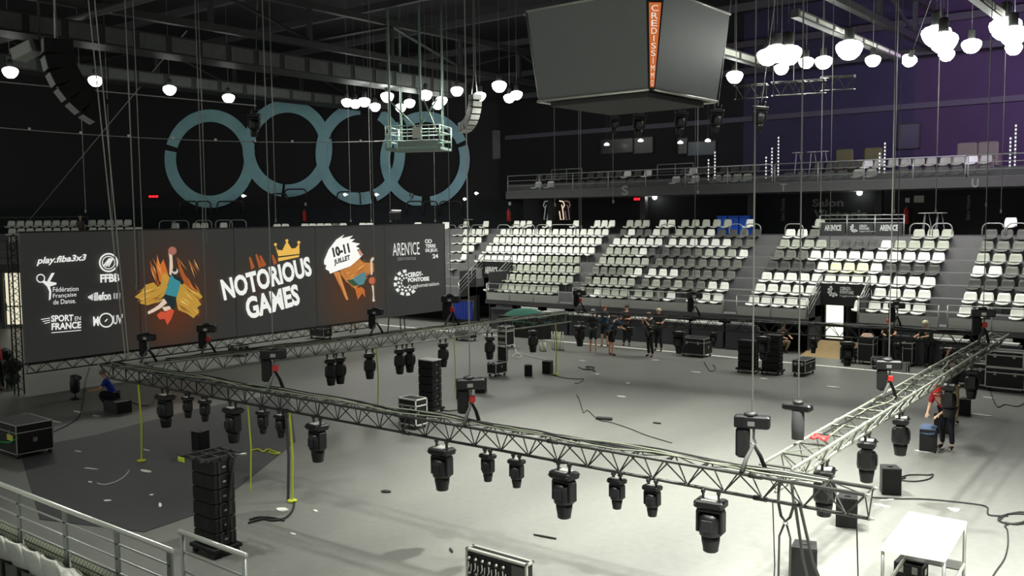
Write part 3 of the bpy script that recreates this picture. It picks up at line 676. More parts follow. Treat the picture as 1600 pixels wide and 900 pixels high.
art('brush_stroke', [(325, 200), (350, 270), (375, 225), (400, 300), (420, 380), (400, 425), (345, 400), (320, 290)], OR, .75, **a)
art('brush_stroke', [(360, 345), (400, 330), (425, 370), (400, 440), (340, 450), (360, 400)], YL, .8, **a)
art('brush_stroke', [(478, 210), (500, 250), (540, 340), (600, 430), (650, 490), (600, 470), (540, 420), (500, 320)], BR, .8, **a)
streaks(200, 460, 360, 550, -25, 12, [(250, 210, 110), (190, 130, 50), (130, 80, 36)], 2, 180, 360, .2)
streaks(520, 440, 650, 640, 35, 16, [(250, 214, 120), (200, 140, 56), (130, 84, 40)], 3, 180, 360, .2)
streaks(280, 240, 400, 400, 75, 12, [(240, 160, 80), (110, 56, 30), (250, 200, 130)], 4, 180, 360, .2)
streaks(500, 260, 640, 480, 60, 8, [(214, 130, 60), (240, 180, 100)], 5, 180, 360, .2)
SK = (236, 214, 190); TE = (64, 150, 160)
art('player_arm', [(412, 175), (440, 182), (446, 290), (432, 350), (418, 345), (420, 230)], SK, .8, **a)
art('ball', circ(441, 160, 33), (190, 120, 104), .7, **a)
art('player_shirt', [(428, 350), (455, 360), (505, 395), (500, 440), (475, 520), (420, 510), (380, 495), (402, 440)], TE, .75, **a)
art('player_head', circ(462, 318, 24), (214, 206, 196), .8, **a); art('player_hair', circ(458, 306, 17), (60, 50, 46), .6, **a)
art('player_shoulder', [(440, 345), (500, 372), (530, 395), (522, 430), (500, 400), (455, 375)], (34, 42, 46), .7, **a)
art('player_shorts', [(384, 500), (472, 520), (465, 600), (432, 630), (400, 570), (372, 535)], (26, 44, 46), .8, **a)
art('player_leg', [(376, 532), (400, 565), (345, 610), (290, 640), (252, 655), (248, 635), (300, 605), (335, 580)], SK, .8, **a)
art('player_shoe', [(318, 660), (352, 632), (385, 640), (420, 600), (455, 628), (432, 690), (402, 738), (380, 690), (340, 695)], (216, 86, 56), .8, **a)
art('player_sock', [(360, 600), (420, 590), (430, 612), (380, 632)], SK, .7, **a)
art('crown', [(1243, 112), (1262, 152), (1300, 156), (1335, 82), (1372, 142), (1404, 138), (1432, 98), (1434, 183), (1268, 202)], (240, 190, 84), .9, **a)
art('crown_band', [(1266, 214), (1432, 192), (1428, 208), (1268, 242)], (240, 190, 84), .9, **a)
for cx_, cy_ in ((1246, 110), (1335, 80), (1428, 94)): art('crown_ball', circ(cx_, cy_, 12, 12), (240, 190, 84), .9, **a)
for q in ((1038, 212, 1070, 300), (1088, 190, 1130, 290), (1120, 200, 1160, 280), (1215, 195, 1245, 265)):
    art('brush_stroke', [(q[0], q[1]), (q[0]+12, q[1]-8), (q[2]+14, q[3]-10), (q[2]-14, q[3]+6)], BR, .8, **a)
for s_, o_, r_, t_ in (('NOTORIOUS', (845, 550), (1535, 352), (812, 385)), ('GAMES', (1030, 700), (1442, 578), (1000, 528))):
    stext(s_, o_, r_, t_, (238, 240, 232), 1.0, .04, 180, 360, .2)
a = dict(ox=480, oy=340, s=.2)
art('brush_stroke', [(125, 335), (160, 250), (220, 172), (282, 132), (262, 162), (352, 140), (322, 168), (366, 168), (340, 190), (406, 204), (372, 226), (404, 240), (380, 255), (430, 286), (398, 322), (330, 380), (240, 412), (172, 438), (162, 415), (136, 402), (142, 370), (126, 366)], (250, 250, 244), 1.0, **a)
stext('10-11', (200, 312), (330, 272), (184, 236), (60, 60, 58), .5, .06, 480, 340, .2)
stext('JUILLET', (206, 380), (332, 338), (199, 330), (60, 60, 58), .5, .05, 480, 340, .2)
art('brush_stroke', [(250, 412), (330, 382), (400, 318), (430, 350), (510, 352), (515, 420), (440, 462), (372, 562), (292, 492), (252, 440)], (214, 136, 62), .75, **a)
art('brush_stroke', [(200, 432), (242, 420), (315, 642), (298, 642)], (226, 150, 80), .8, **a)
art('brush_stroke', [(366, 556), (412, 540), (440, 560), (446, 625), (424, 590), (388, 640)], (206, 112, 44), .8, **a)
streaks(270, 350, 480, 520, -30, 14, [(240, 180, 100), (160, 84, 40), (250, 214, 150)], 6, 480, 340, .2, 40, 110)
streaks(210, 430, 420, 620, 70, 10, [(226, 140, 60), (130, 66, 32)], 7, 480, 340, .2, 50, 120)
art('dancer_shirt', [(402, 440), (442, 422), (452, 470), (432, 520), (392, 530), (360, 525), (330, 490)], (92, 150, 156), .7, **a)
art('dancer_trousers', [(300, 490), (345, 480), (395, 528), (352, 535)], (60, 96, 70), .6, **a)
art('dancer_arm', [(484, 330), (500, 308), (514, 312), (514, 325), (498, 345), (502, 440), (488, 452), (485, 395)], SK, .85, **a)
art('dancer_hair', circ(499, 492, 28), (206, 106, 66), .8, **a)
art('dancer_leg', [(494, 528), (510, 528), (515, 636), (526, 652), (500, 656), (504, 600)], SK, .85, **a)
art('dancer_hand', [(385, 262), (402, 248), (426, 292), (404, 300)], (214, 160, 130), .8, **a)
W_ = (240, 242, 236)
stext("AREN'ICE", (660, 300), (870, 288), (656, 196), W_, .9, .0, 480, 340, .2)
stext('CERGY-PONTOISE', (696, 335), (840, 330), (695, 312), (170, 172, 168), .7, .0, 480, 340, .2)
for q in ((925, 184, 15), (950, 184, 15)): artring('emblem_ring', q[0], q[1], q[2], 6, W_, .9, **a)
stext('TERRE', (916, 236), (994, 234), (914, 208), W_, .9, .03, 480, 340, .2)
stext('DE JEUX', (916, 276), (1010, 273), (914, 244), W_, .9, .03, 480, 340, .2)
stext('24', (970, 318), (1014, 316), (968, 284), W_, .9, .03, 480, 340, .2)
for rr_, hw, n_, a0_, a1_ in ((38, 6, 7, 70, 275), (62, 8, 8, 60, 270), (90, 12, 8, 50, 262)):
    for i in range(n_):
        an = math.radians(a0_+(a1_-a0_)*i/(n_-1)); cx_, cy_ = 762+math.cos(an)*rr_*.95, 508+math.sin(an)*rr_
        u_ = (math.cos(an), math.sin(an)); v_ = (-u_[1], u_[0]); art('emblem_block', [(cx_+u_[0]*hw*p_+v_[0]*hw*q_, cy_+u_[1]*hw*p_+v_[1]*hw*q_) for p_, q_ in ((-1, -1), (1, -1.3), (1, 1.3), (-1, 1))], W_, .9, **a)
stext('CERGY-', (776, 468), (892, 455), (773, 430), W_, .95, .05, 480, 340, .2)
stext('PONTOISE', (776, 505), (942, 492), (774, 472), W_, .95, .05, 480, 340, .2)
stext("l'agglomération", (780, 562), (1018, 536), (778, 522), W_, .9, .0, 480, 340, .2)
q = 1/3.4625; a = dict(ox=0, oy=340, s=q)
stext('play.fiba3x3', (190, 262), (450, 242), (204, 214), W_, 1.0, .03, 0, 340, q)
artring('ball_emblem', 579, 243, 52, 9, W_, 1.0, **a); artring('ball_emblem', 579, 243, 36, 5, W_, 1.0, **a)
for k_ in (-14, 0, 14): art('ball_emblem', [(560+k_, 262), (568+k_, 266), (598+k_*.6, 222), (590+k_*.6, 218)], W_, 1.0, **a)
stext('FFBB', (535, 352), (638, 345), (533, 307), W_, 1.0, .04, 0, 340, q)
artring('dancer_emblem', 212, 328, 24, 6, W_, 1.0, **a)
art('dancer_emblem', [(232, 340), (246, 346), (270, 300), (288, 298), (262, 345), (298, 352), (296, 362), (262, 372), (270, 400), (266, 440), (256, 448), (258, 400), (246, 372), (222, 350)], W_, 1.0, **a)
for s_, o_, r_, t_ in (('Fédération', (278, 402), (416, 396), (278, 376)), ('Française', (278, 440), (405, 430), (278, 412)), ('de Danse.', (280, 470), (402, 461), (280, 444))): stext(s_, o_, r_, t_, W_, .9, .0, 0, 340, q)
stext('illefon', (500, 450), (592, 444), (498, 404), W_, .95, .03, 0, 340, q)
for i in range(3): art('bar_emblem', [(605+i*14, 408), (614+i*14, 407), (614+i*14, 438), (605+i*14, 440)], (190, 192, 188), .7, **a)
for i, hh in enumerate((6, 11, 16)): art('bar_emblem', [(468+i*9, 430-hh), (475+i*9, 430-hh), (475+i*9, 430+hh), (468+i*9, 430+hh)], W_, .9, **a)
stext('SPORT', (268, 564), (388, 558), (268, 528), W_, 1.0, .035, 0, 340, q); stext('EN', (396, 556), (428, 554), (396, 534), W_, .9, .0, 0, 340, q)
stext('FRANCE', (270, 608), (430, 597), (270, 570), W_, 1.0, .035, 0, 340, q)
art('underline', [(270, 620), (430, 606), (430, 610), (270, 624)], W_, .8, **a)
for i in range(3): art('speed_line', [(213+i*9, 548+i*11), (262, 540+i*11), (262, 544+i*11), (213+i*9, 552+i*11)], W_, .8, **a)
stext('M', (496, 586), (526, 584), (494, 534), W_, 1.0, .03, 0, 340, q); artring('dial_emblem', 565, 554, 40, 7, W_, 1.0, **a)
art('dial_emblem', [(556, 560), (570, 545), (574, 550), (560, 564)], W_, .9, **a)
stext("UV'", (604, 578), (656, 572), (602, 526), (214, 216, 212), .85, .03, 0, 340, q)

# ================================================================ TRUSSES
def truss(P0, P1, label, bay=.54, w_=.34, h=.34, m=TRUSS, r=.025, rb=.011, side=1, group='lighting trusses', name='lighting_truss', joints=3.2):
    """triangular truss, apex down; P0,P1 = ends of the middle line between the two top chords"""
    P0 = Vector(P0); P1 = Vector(P1); d = (P1-P0); L = d.length; d.normalize(); n = Vector((-d.y, d.x, 0)).normalized()
    t = thing(name, label, 'truss', P0, 0, group); zv = Vector((0, 0, 1))
    ch = [n*w_/2, -n*w_/2, -zv*h]
    for c in ch:
        mb = MB(); mb.tube([c, c+d*L], r, 8)
        k = joints
        while k < L-.5: mb.tube([c+d*(k-.09), c+d*(k+.09)], r*1.45, 8); k += joints
        mb.build('chord', m, t)
    nb = max(1, round(L/bay)); s = L/nb; mb = MB()
    for i in range(nb):
        a, mid, c = i*s, (i+.5)*s, (i+1)*s
        for e in (ch[0], ch[1]):
            mb.tube([e+d*a, ch[2]+d*mid], rb, 5); mb.tube([ch[2]+d*mid, e+d*c], rb, 5)
        mb.tube([ch[0]+d*a, ch[1]+d*c] if i % 2 else [ch[1]+d*a, ch[0]+d*c], rb*.8, 5); mb.tube([ch[0]+d*a, ch[1]+d*a], rb*1.7, 5)
    mb.tube([ch[0]+d*L, ch[1]+d*L], rb, 5)
    for k in (0, L):
        for e in (ch[0], ch[1]): mb.tube([e+d*k, ch[2]+d*k], rb*.9, 5)
    mb.build('bracing', TRUSSB if m is TRUSSL else m, t)
    for c in ch:
        mb = MB(); mb.tube([c+d*L, c+d*(L+.07)], [r*1.2, r*.6], 8); mb.build('end_connector', ALU, t); mb = MB(); mb.tube([c-d*.07, c], [r*.6, r*1.2], 8); mb.build('end_connector', ALU, t)
    return t, d, n, L
TZ = 2.1
fa, fb = Vector((-20.93, 10.95, 2.15)), Vector((-3.55, 11.45, 2.08))
T_front = truss(fa, fb, 'black triangular lighting truss crossing the whole foreground')
la, lb_ = Vector((-19.9, 11.4, 2.18)), Vector((-18.6, 26.6, 2.12))
T_left = truss(la, lb_, 'weathered triangular lighting truss running away on the left side', m=TRUSSL)
ra, rb_ = Vector((-4.85, 11.75, 2.12)), Vector((-5.35, 28.4, 2.1))
T_right = truss(ra, rb_, 'weathered triangular lighting truss running away on the right side', m=TRUSSL, w_=.44, bay=.72)
T_far = truss((-18.4, 26.9, 2.1), (-5.6, 28.3, 2.1), 'dark triangular lighting truss along the far side of the rig, before the workers')
T_scr = truss((SX+.06, 13.2, .97), (SX+.06, 28.0, .97), 'thin dark truss running under the bottom edge of the wide screen', bay=.6, w_=.28, h=.3, r=.022)
# vertical lattice mast at the screen's left end
vt_ = thing('lattice_mast', 'slim black lattice mast standing at the left end of the screen', 'mast', (SX-.3, 12.95, 0))
mb = MB()
for sx, sy in ((0, 0), (.28, 0), (.14, .24)): mb.tube([(sx, sy, 0), (sx, sy, 4.9)], .022, 6)
mb.build('uprights', TRUSS, vt_); mb = MB()
for i in range(12):
    for (p_, q_) in (((0, 0), (.28, 0)), ((.28, 0), (.14, .24)), ((.14, .24), (0, 0))):
        z = i*.4+.1; mb.tube([(p_[0], p_[1], z), (q_[0], q_[1], z+.2)], .01, 4); mb.tube([(q_[0], q_[1], z+.2), (p_[0], p_[1], z+.4)], .01, 4)
mb.build('bracing', TRUSS, vt_)
# cables lying along the trusses
def loom(T, P0, label, n=3, lo=0, hi=1, m=CABLEG, seed=1, r=.014):
    rnd = random.Random(seed); t_, d, nn, L = T; P0 = Vector(P0); t = thing('cable_loom', label, 'cables', P0, 0, 'cable looms along the trusses')
    for k in range(n):
        off = (k-(n-1)/2)*.075; ph = rnd.random()*6; pts = []
        m_ = int(L*(hi-lo)/.3)
        for i in range(m_+1):
            x = L*(lo+(hi-lo)*i/m_); pts.append(d*x + nn*(off+.05*math.sin(x*1.7+ph)+rnd.uniform(-.02, .02)) + Vector((0, 0, r+.03+.012*math.sin(x*3+ph)+rnd.uniform(0, .012))))
        mb = MB(); mb.tube(pts, r, 5); mb.build('strand', m if k % 2 == 0 else CABLE, t)
    return t
loom(T_front, fa, 'grey and black cables lying along the foreground truss', 4, .02, .97, seed=3)
loom(T_left, la, 'tangled cables lying along the left truss', 4, .03, .98, seed=5)
loom(T_right, ra, 'cables lying along the right truss', 2, .1, .95, seed=7)
loom(T_far, (-18.4, 26.9, 2.1), 'messy dark cables on the far truss', 4, .02, .98, CABLE, seed=9)

P = onz(1281, 689, 2.16); mb = MB(); rnd = random.Random(8); vs = []
for i in range(5):
    for j in range(4): vs.append((-.12+.06*i, -.09+.06*j, .02+.07*rnd.random()))
fs = [(i*4+j, (i+1)*4+j, (i+1)*4+j+1, i*4+j+1) for i in range(4) for j in range(3)]
o_ = mb.add(vs, fs, 0, True).build('red_rag', RED, None, P); sd_ = o_.modifiers.new('t', 'SOLIDIFY'); sd_.thickness = .012; tag(o_, 'crumpled red rag lying on the near part of the right truss', 'rag')
# ================================================================ MOVING HEADS
def moving_head(big=True, ca=0.0):
    t = thing('moving_head_light', 'moving head', 'stage light', (0, 0, 0)); k = 1.0 if big else .62
    mb = MB()
    for sx in (-.11, .11):
        mb = MB(); x = sx*k if big else sx*.55; mb.tube([(x-.02, 0, 0), (x+.02, 0, 0)], .038, 8); mb.b2((x-.012, -.02, -.09*k-.01), (x+.012, .02, -.02)); Rc = Euler((0, 0, ca)).to_matrix(); mb.v = [tuple(Rc @ Vector(v)) for v in mb.v]; mb.build('clamp', DARKSTEEL, t)
    W = .41*k; D = .28*k; zb = -.105*k
    mb = MB(); mb.b2((-W/2, -D/2, zb-.115*k), (W/2, D/2, zb), 0, .022*k); mb.build('base', BLACK, t)
    mb = MB(); mb.b2((-W*.27, -D*.36, zb), (W*.27, D*.36, zb+.006)); mb.build('base_plate', mat('pale_plate', (196, 198, 190), .35), t)
    for sx in (-1, 1):
        mb = MB(); x = sx*W*.43; mb.tube([(x, -D*.48, zb-.055*k), (x, -D*.6, zb-.055*k), (x, D*.6, zb-.055*k), (x, D*.48, zb-.055*k)], .011*k, 5); mb.build('handle', DARKSTEEL, t)
    zy = zb-.13*k
    mb = MB(); mb.lathe([(.1*k, zy+.02*k), (.1*k, zy)], 14); mb.b2((-.18*k, -.085*k, zy-.05*k), (.18*k, .085*k, zy), 0, .012*k)
    for sx in (-1, 1):
        mb.b2((sx*.165*k-.025*k, -.085*k, zy-.33*k), (sx*.165*k+.025*k, .085*k, zy-.02*k), 0, .014*k)
    mb.build('yoke', BLACK, t)
    mb = MB(); mb.lathe([(.07*k, zy-.055*k), (.13*k, zy-.065*k), (.16*k, zy-.11*k), (.165*k, zy-.3*k), (.155*k, zy-.36*k), (.13*k, zy-.375*k)], 18); hd = mb.build('head', BLACK, t)
    mb = MB(); mb.b2((-.075*k, -.172*k, zy-.29*k), (.075*k, -.155*k, zy-.13*k), 0, .004); mb.build('head_cover', mat('satin_black', (38, 39, 42), .3), hd)
    mb = MB(); mb.lathe([(.128*k, zy-.375*k), (.125*k, zy-.45*k), (.108*k, zy-.54*k), (.104*k, zy-.59*k), (.09*k, zy-.6*k)], 18); mb.build('lens_barrel', BLACK, t)
    return t
MHB = moving_head(True); MHS = moving_head(False); MHL = moving_head(True, -.85); MHR = moving_head(True, -.2)
def chord_at(T, P0, px, py=None, h=.34):
    """point on the bottom chord of truss T that shows at column px"""
    t_, d, n, L = T; P0 = Vector(P0)-Vector((0, 0, h)); best = None
    for i in range(600):
        P = P0+d*(L*i/599); v = P-CAM; x = 800+F*v.dot(rt)/v.dot(fw); e = abs(x-px)
        if best is None or e < best[0]: best = (e, P)
    return best[1]
fang = math.atan2(T_front[1].y, T_front[1].x)
lst = [(257, 'B', 'under the left end of the foreground truss'), (293, 'S', 'first small one, left part of the foreground truss'), (320, 'S', 'second small one, left part of the foreground truss'), (364, 'B', 'second big one from the left on the foreground truss'), (411, 'S', 'right of the second big one on the foreground truss'), (438, 'S', 'beside the black strap on the foreground truss'), (495, 'B', 'third big one from the left on the foreground truss'), (690, 'B', 'below the middle chain hoist on the foreground truss'), (762, 'S', 'left small one in the middle of the foreground truss'), (806, 'S', 'right small one in the middle of the foreground truss'), (880, 'B', 'big one between two small pairs on the foreground truss'), (964, 'S', 'left small one, right part of the foreground truss'), (1019, 'S', 'right small one, right part of the foreground truss'), (1111, 'B', 'largest, nearest one under the foreground truss')]
for px, k, lb in lst:
    P = chord_at(T_front, fa, px); P.z -= .03
    place(MHB if k == 'B' else MHS, P, fang+random.uniform(-.15, .15), 'black moving head light hanging %s' % lb, 'moving head lights')
for px, k, lb in [(516, 'B', 'behind another at the near part of the left truss'), (531, 'B', 'near part of the left truss, lowest'), (577, 'B', 'partly hidden one on the left truss'), (624, 'B', 'middle of the left truss'), (640, 'B', 'just behind the middle one on the left truss'), (692, 'B', 'above the tall speaker stack on the left truss'), (765, 'B', 'above the open case on the left truss'), (832, 'B', 'far end of the left truss')]:
    P = chord_at(T_left, la, px); P.z -= .03; dz = {516: .1, 577: .14, 640: .12}.get(px, 0)
    va = T_left[1]; va = math.atan2(va.y, va.x)+.85; place(MHL, P, va, 'black moving head light, %s' % lb, 'moving head lights')
for px, k, lb in [(1289, 'B', 'at the truss corner'), (1355, 'B', 'near part of the right truss'), (1408, 'B', 'middle of the right truss'), (1483, 'B', 'hiding a worker behind the right truss'), (1519, 'B', 'far part of the right truss before a flight case')]:
    P = chord_at(T_right, ra, px); P.z -= .03
    place(MHR, P, math.atan2(T_right[1].y, T_right[1].x)+.2, 'black moving head light hanging %s' % lb if px < 1450 else 'black moving head light %s' % lb, 'moving head lights')
for i in range(9):
    P = chord_at(T_far, (-18.4, 26.9, 2.1), 905+i*70+(i % 3)*8); P.z -= .03
    place(MHS if i % 2 else MHB, P, random.uniform(-.5, .5), 'dark moving head light on the far truss, %s from the left' % ORD[i], 'moving head lights')
# ================================================================ CHAIN HOISTS
def hoist_proto():
    t = thing('chain_hoist', 'hoist', 'chain hoist', (0, 0, 0))     # origin at the truss top
    mb = MB(); mb.b2((-.23, -.085, .56), (.23, .085, .73), 0, .02)
    for i in range(5): mb.b2((-.22+.028*i, -.095, .58), (-.21+.028*i, .095, .72))
    mb.build('motor_body', BLACK, t)
    mb = MB(); mb.lathe([(.06, .73), (.09, .735), (.09, .76), (.05, .78)], 12, c=(-.02, 0, 0)); mb.build('chain_guide', DARKSTEEL, t)
    mb = MB(); mb.b2((-.05, -.092, .6), (.04, -.086, .66)); mb.build('rating_plate', ALU, t)
    mb = MB(); mb.b2((-.21, -.07, .16), (-.03, .07, .56), 0, .03); mb.build('chain_bag', BLACKM, t)
    mb = MB(); mb.tube([(.02, 0, .56), (.02, 0, .42), (.05, 0, .36), (.02, 0, .32), (-.01, 0, .36)], .016, 6); mb.build('hook', ALU, t)
    for sx in (-1, 1):
        mb = MB(); mb.tube([(.02, 0, .34), (.02+sx*.08, sx*.08, .17), (.02+sx*.13, sx*.16, 0)], [.022, .03, .034], 6); mb.build('sling_leg', mat('grey_sling', (96, 98, 96), .8) if sx < 0 else BLACKM, t)
    return t
HO = hoist_proto()
hoists = []
def hoist(P, rz, label, s=1.0, chain=True, red=False, tag_=True):
    o = place(HO, P, rz, label, 'chain hoists above the trusses'); o.scale = (s, s, s)
    if red:
        mb = MB(); mb.b2((-.02, -.05, .34), (.08, .05, .45), 0, .01); mb.build('red_tag', RED, o)
    if chain:
        P = Vector(P); mb = MB(); top = 15.6; mb.tube([(0, 0, 0), (0, 0, top-(P.z+.78*s))], .011, 5)
        tag(mb.build('hoist_chain', WIRE, None, P+Vector((-.0, 0, .78*s))), 'thin vertical chain above the hoist '+label.split('hoist ')[-1].replace('with red tag ', '').replace('with red light ', '').replace('standing ', ''), 'chain', 'hoist chains')
    return o
def top_at(T, P0, px): 
    P = chord_at(T, P0, px, h=0); return P+Vector((0, 0, .03))
hoist(top_at(T_front, fa, 1176), .3, 'black chain hoist standing over the right part of the foreground truss', 1.0, red=False)
hoist(top_at(T_front, fa, 735), .8, 'black chain hoist over the middle of the foreground truss', 1.0, red=True)
hoist(top_at(T_front, fa, 428), .9, 'black chain hoist with red tag over the left part of the foreground truss', 1.1, red=True)
hoist(top_at(T_left, la, 205), .5, 'black chain hoist at the near left truss corner', .9)
hoist(top_at(T_left, la, 325), .6, 'black chain hoist with red light over the near part of the left truss', 1.0, red=True)
hoist(top_at(T_left, la, 588), .4, 'black chain hoist over the middle of the left truss', 1.0)
hoist(top_at(T_left, la, 705), .4, 'black chain hoist before the blue curtain on the left truss', 1.25, red=True)
hoist(top_at(T_right, ra, 1388), .4, 'black chain hoist over the middle of the right truss', .95, red=True)
hoist(top_at(T_right, ra, 1535), .4, 'black chain hoist at the far end of the right truss', 1.2, red=True)
hoist(top_at(T_far, (-18.4, 26.9, 2.1), 895), .4, 'black chain hoist at the left end of the far truss', 1.0, red=True)
hoist(top_at(T_far, (-18.4, 26.9, 2.1), 1085), .4, 'black chain hoist before the middle stand seats on the far truss', 1.1)
hoist(top_at(T_far, (-18.4, 26.9, 2.1), 1400), .4, 'black chain hoist at the right part of the far truss', 1.0)
# the T-shaped hoist hanging free beside the corner
P = onz(1236, 702, 2.12); P = P+Vector((0, .25, .1))
t = thing('chain_hoist', 'grey T-shaped chain hoist with a long grey chain bag at the truss corner', 'chain hoist', P)
mb = MB(); mb.b2((-.22, -.08, .42), (.2, .08, .52), 0, .02); mb.build('motor_body', BLACK, t)
mb = MB(); mb.lathe([(.07, .52), (.08, .55), (.05, .57)], 12); mb.build('chain_guide', DARKSTEEL, t)
mb = MB(); mb.lathe([(.09, 0), (.095, .2), (.09, .42)], 10); mb.build('chain_bag', mat('grey_bag', (74, 75, 76), .8), t)
mb = MB(); mb.tube([(0, 0, 0), (0, 0, 15.6-P.z-.57)], .012, 5); tag(mb.build('hoist_chain', WIRE, None, P+Vector((0, 0, .57))), 'vertical chain above the T-shaped hoist at the truss corner', 'chain', 'hoist chains')
# other wires to the roof
for i, (x, y, Z, r, lb) in enumerate([(214, 450, 24, .018, 'crossing the lettering at the left of the screen'), (323, 380, 30, .015, 'in front of the first ring'), (431, 345, 33, .018, 'in front of the second ring'), (134, 330, 34, .015, 'far left, between the upper seats'), (180, 440, 33, .012, 'beside the white ball emblem'), (548, 345, 44, .012, 'left of the third ring'), (580, 345, 46, .012, 'inside the third ring'), (610, 345, 44, .010, 'right inside the third ring'), (680, 345, 44, .010, 'below the hanging platform'), (867, 320, 33, .014, 'left of the lit figures, under the scoreboard'), (908, 355, 33, .016, 'second under the scoreboard'), (958, 315, 34, .012, 'third under the scoreboard'), (1090, 300, 34, .012, 'under the right corner of the scoreboard'), (1282, 330, 33, .014, 'before the bar stools on the balcony'), (1296, 420, 31, .012, 'left of the banner rail'), (1397, 330, 30, .014, 'right of the banner rail'), (1462, 330, 30, .016, 'above the round bar tables'), (1541, 320, 30, .012, 'near the letter U'), (1564, 330, 29, .012, 'right of the letter U')]):
    P = at(x, y, Z); mb = MB(); mb.tube([(0, 0, 0), (0, 0, 15.6-P.z)], r, 5); mb.box((0, 0, .0), (.05, .05, .12)); tag(mb.build('hanging_wire', WIRE, None, P), 'thin vertical wire from the roof, '+lb, 'wire', 'hanging wires')
for i, (x0, x1) in enumerate(((136, 196), (146, 201))):
    a = at(x0, -20, 27); c = at(x1, 560, 24.5); cable([a, c], .018, 'slanting pale rope at left down to the near truss corner, %s' % ('left strand' if i == 0 else 'right strand'), mat('pale_rope', (200, 200, 190), .7), 'rope', 'rope', 'ropes at left')
# slings hanging from the front truss corner
P = chord_at(T_front, fa, 1228); 
t = thing('strap_loop', 'grey strap loop with ring hanging under the truss corner', 'strap', P)
STR = mat('dark_strap', (66, 68, 64), .8)
mb = MB(); pts = [(-.09, 0, .3), (-.1, 0, 0), (-.06, 0, -.18), (0, 0, -.24), (.06, 0, -.18), (.11, 0, 0), (.07, 0, .3)]; mb.tube(pts, .02, 5); mb.build('loop', STR, t)
mb = MB(); mb.tube([(0.03*math.cos(x*PI/6), 0, -.26+.03*math.sin(x*PI/6)) for x in range(13)], .006, 5); mb.build('ring', ALU, t)
mb = MB(); mb.tube([(-.02, 0, -.29), (-.08, 0, -.45), (-.09, 0, -1.6)], .015, 5); mb.tube([(.02, 0, -.29), (.07, 0, -.45), (.06, 0, -1.6)], .015, 5); mb.build('strap_tail', STR, t)
for (x0, x1, lb) in ((1243, 1268, 'left'), (1248, 1290, 'right')):
    a = chord_at(T_front, fa, x0); a.z += .05; c = onz(x1, 925); c = a.lerp(c, .96); c.z = .02
    mb = MB(); mb.tube([(0, 0, 0), (c-a)*.5+Vector((0, 0, -.15)), c-a], .022, 5); tag(mb.build('lifting_strap', STR, None, a), 'long grey strap slanting from the truss corner to the floor, %s one' % lb, 'strap', 'straps at the truss corner')
def hang(T, P0, px, yb, m, r, label, name='tie_strap', cat='strap', group='yellow ratchet straps', coil=False, off=0, h=.34):
    a = chord_at(T, P0, px, h=h); zb = onz(px+off, yb); g = Vector((zb.x, zb.y, .012)); 
    g = Vector((a.x+(g.x-a.x)*(.35 if off else .0), a.y+(g.y-a.y)*(.35 if off else 0), .012)); mb = MB(); q = g-a
    mb.tube([Vector((0, 0, 0)), q*.5+Vector((.03, .02, 0)), q], r, 5)
    if coil: mb.lathe([(.10, q.z), (.09, q.z+.03), (.04, q.z+.035)], 14, c=(q.x, q.y, 0))
    return tag(mb.build(name, m, None, a), label, cat, group)
hang(T_front, fa, 452, 800, YEL, .022, 'yellow strap hanging from the foreground truss to a white pad on the floor', coil=True)
hang(T_front, fa, 446, 800, STR, .03, 'wide black strap hanging beside the yellow one on the foreground truss', group='black straps')
hang(T_front, fa, 387, 700, YEL, .016, 'thin yellow strap left of the wide black strap')
hang(T_front, fa, 216, 735, YEL, .022, 'yellow strap near the left end of the foreground truss', coil=True)
hang(T_left, la, 588, 632, YEL, .018, 'pale yellow strap falling from the left truss, left of the speaker stack')
hang(T_left, la, 709, 598, YEL, .014, 'pale yellow strap falling from the left truss, right of the speaker stack')
hang(T_left, la, 868, 572, YEL, .022, 'yellow strap at the far end of the left truss', coil=True)
hang(T_front, fa, 1206, 900, CABLE, .008, 'thin black line hanging from the foreground truss left of the corner', 'hanging_line', 'line', 'thin hanging lines')
hang(T_front, fa, 1337, 900, CABLE, .009, 'thin black line hanging from the right end of the foreground truss', 'hanging_line', 'line', 'thin hanging lines')
# ================================================================ SCOREBOARD
JC = Vector((-14.72, 24.12, 8.87)); jb, jt, jh = 1.95, 2.3, 2.55
J = thing('hanging_scoreboard', 'large grey four-sided scoreboard cube hanging from the roof with an orange corner', 'scoreboard', JC)
mb = MB(); cb, ct = .09, .3
def octa(h_, c_, z): return [(-h_, -h_+c_, z), (-h_+c_, -h_, z), (h_-c_, -h_, z), (h_, -h_+c_, z), (h_, h_-c_, z), (h_-c_, h_, z), (-h_+c_, h_, z), (-h_, h_-c_, z)]
lo_, hi_ = octa(jb, cb, 0), octa(jt, ct, jh); mb.add(lo_+hi_, [(i, (i+1) % 8, 8+(i+1) % 8, 8+i) for i in range(8)]+[tuple(range(7, -1, -1)), tuple(range(8, 16))])
mb.build('body', mat('screen_off_dark', (20, 21, 21), .5), J)
SCG = mat('screen_off_grey', (124, 126, 126), .45, noise=.06, scale=3)
for i, k_ in ((0, 1), (1, 3), (2, 5), (3, 7)):
    a, c, e, g = [Vector(v) for v in (lo_[k_], lo_[(k_+1) % 8], hi_[(k_+1) % 8], hi_[k_])]; cen = (a+c+e+g)/4; nrm = (c-a).cross(g-a).normalized()
    vs = [v+(cen-v)*.015+nrm*.02 for v in (a, c, e, g)]; mb = MB(); mb.add(vs+[v-nrm*.019 for v in vs], [(0, 1, 2, 3), (0, 4, 5, 1), (1, 5, 6, 2), (2, 6, 7, 3), (3, 7, 4, 0)]); mb.build('screen', SCG, J)
    mb = MB(); mb.tube([a+nrm*.02, c+nrm*.02], .045, 6); mb.build('edge_trim', CASEA, J); mb = MB(); mb.tube([g+nrm*.02, e+nrm*.02], .04, 6); mb.build('edge_trim', CASEA, J)
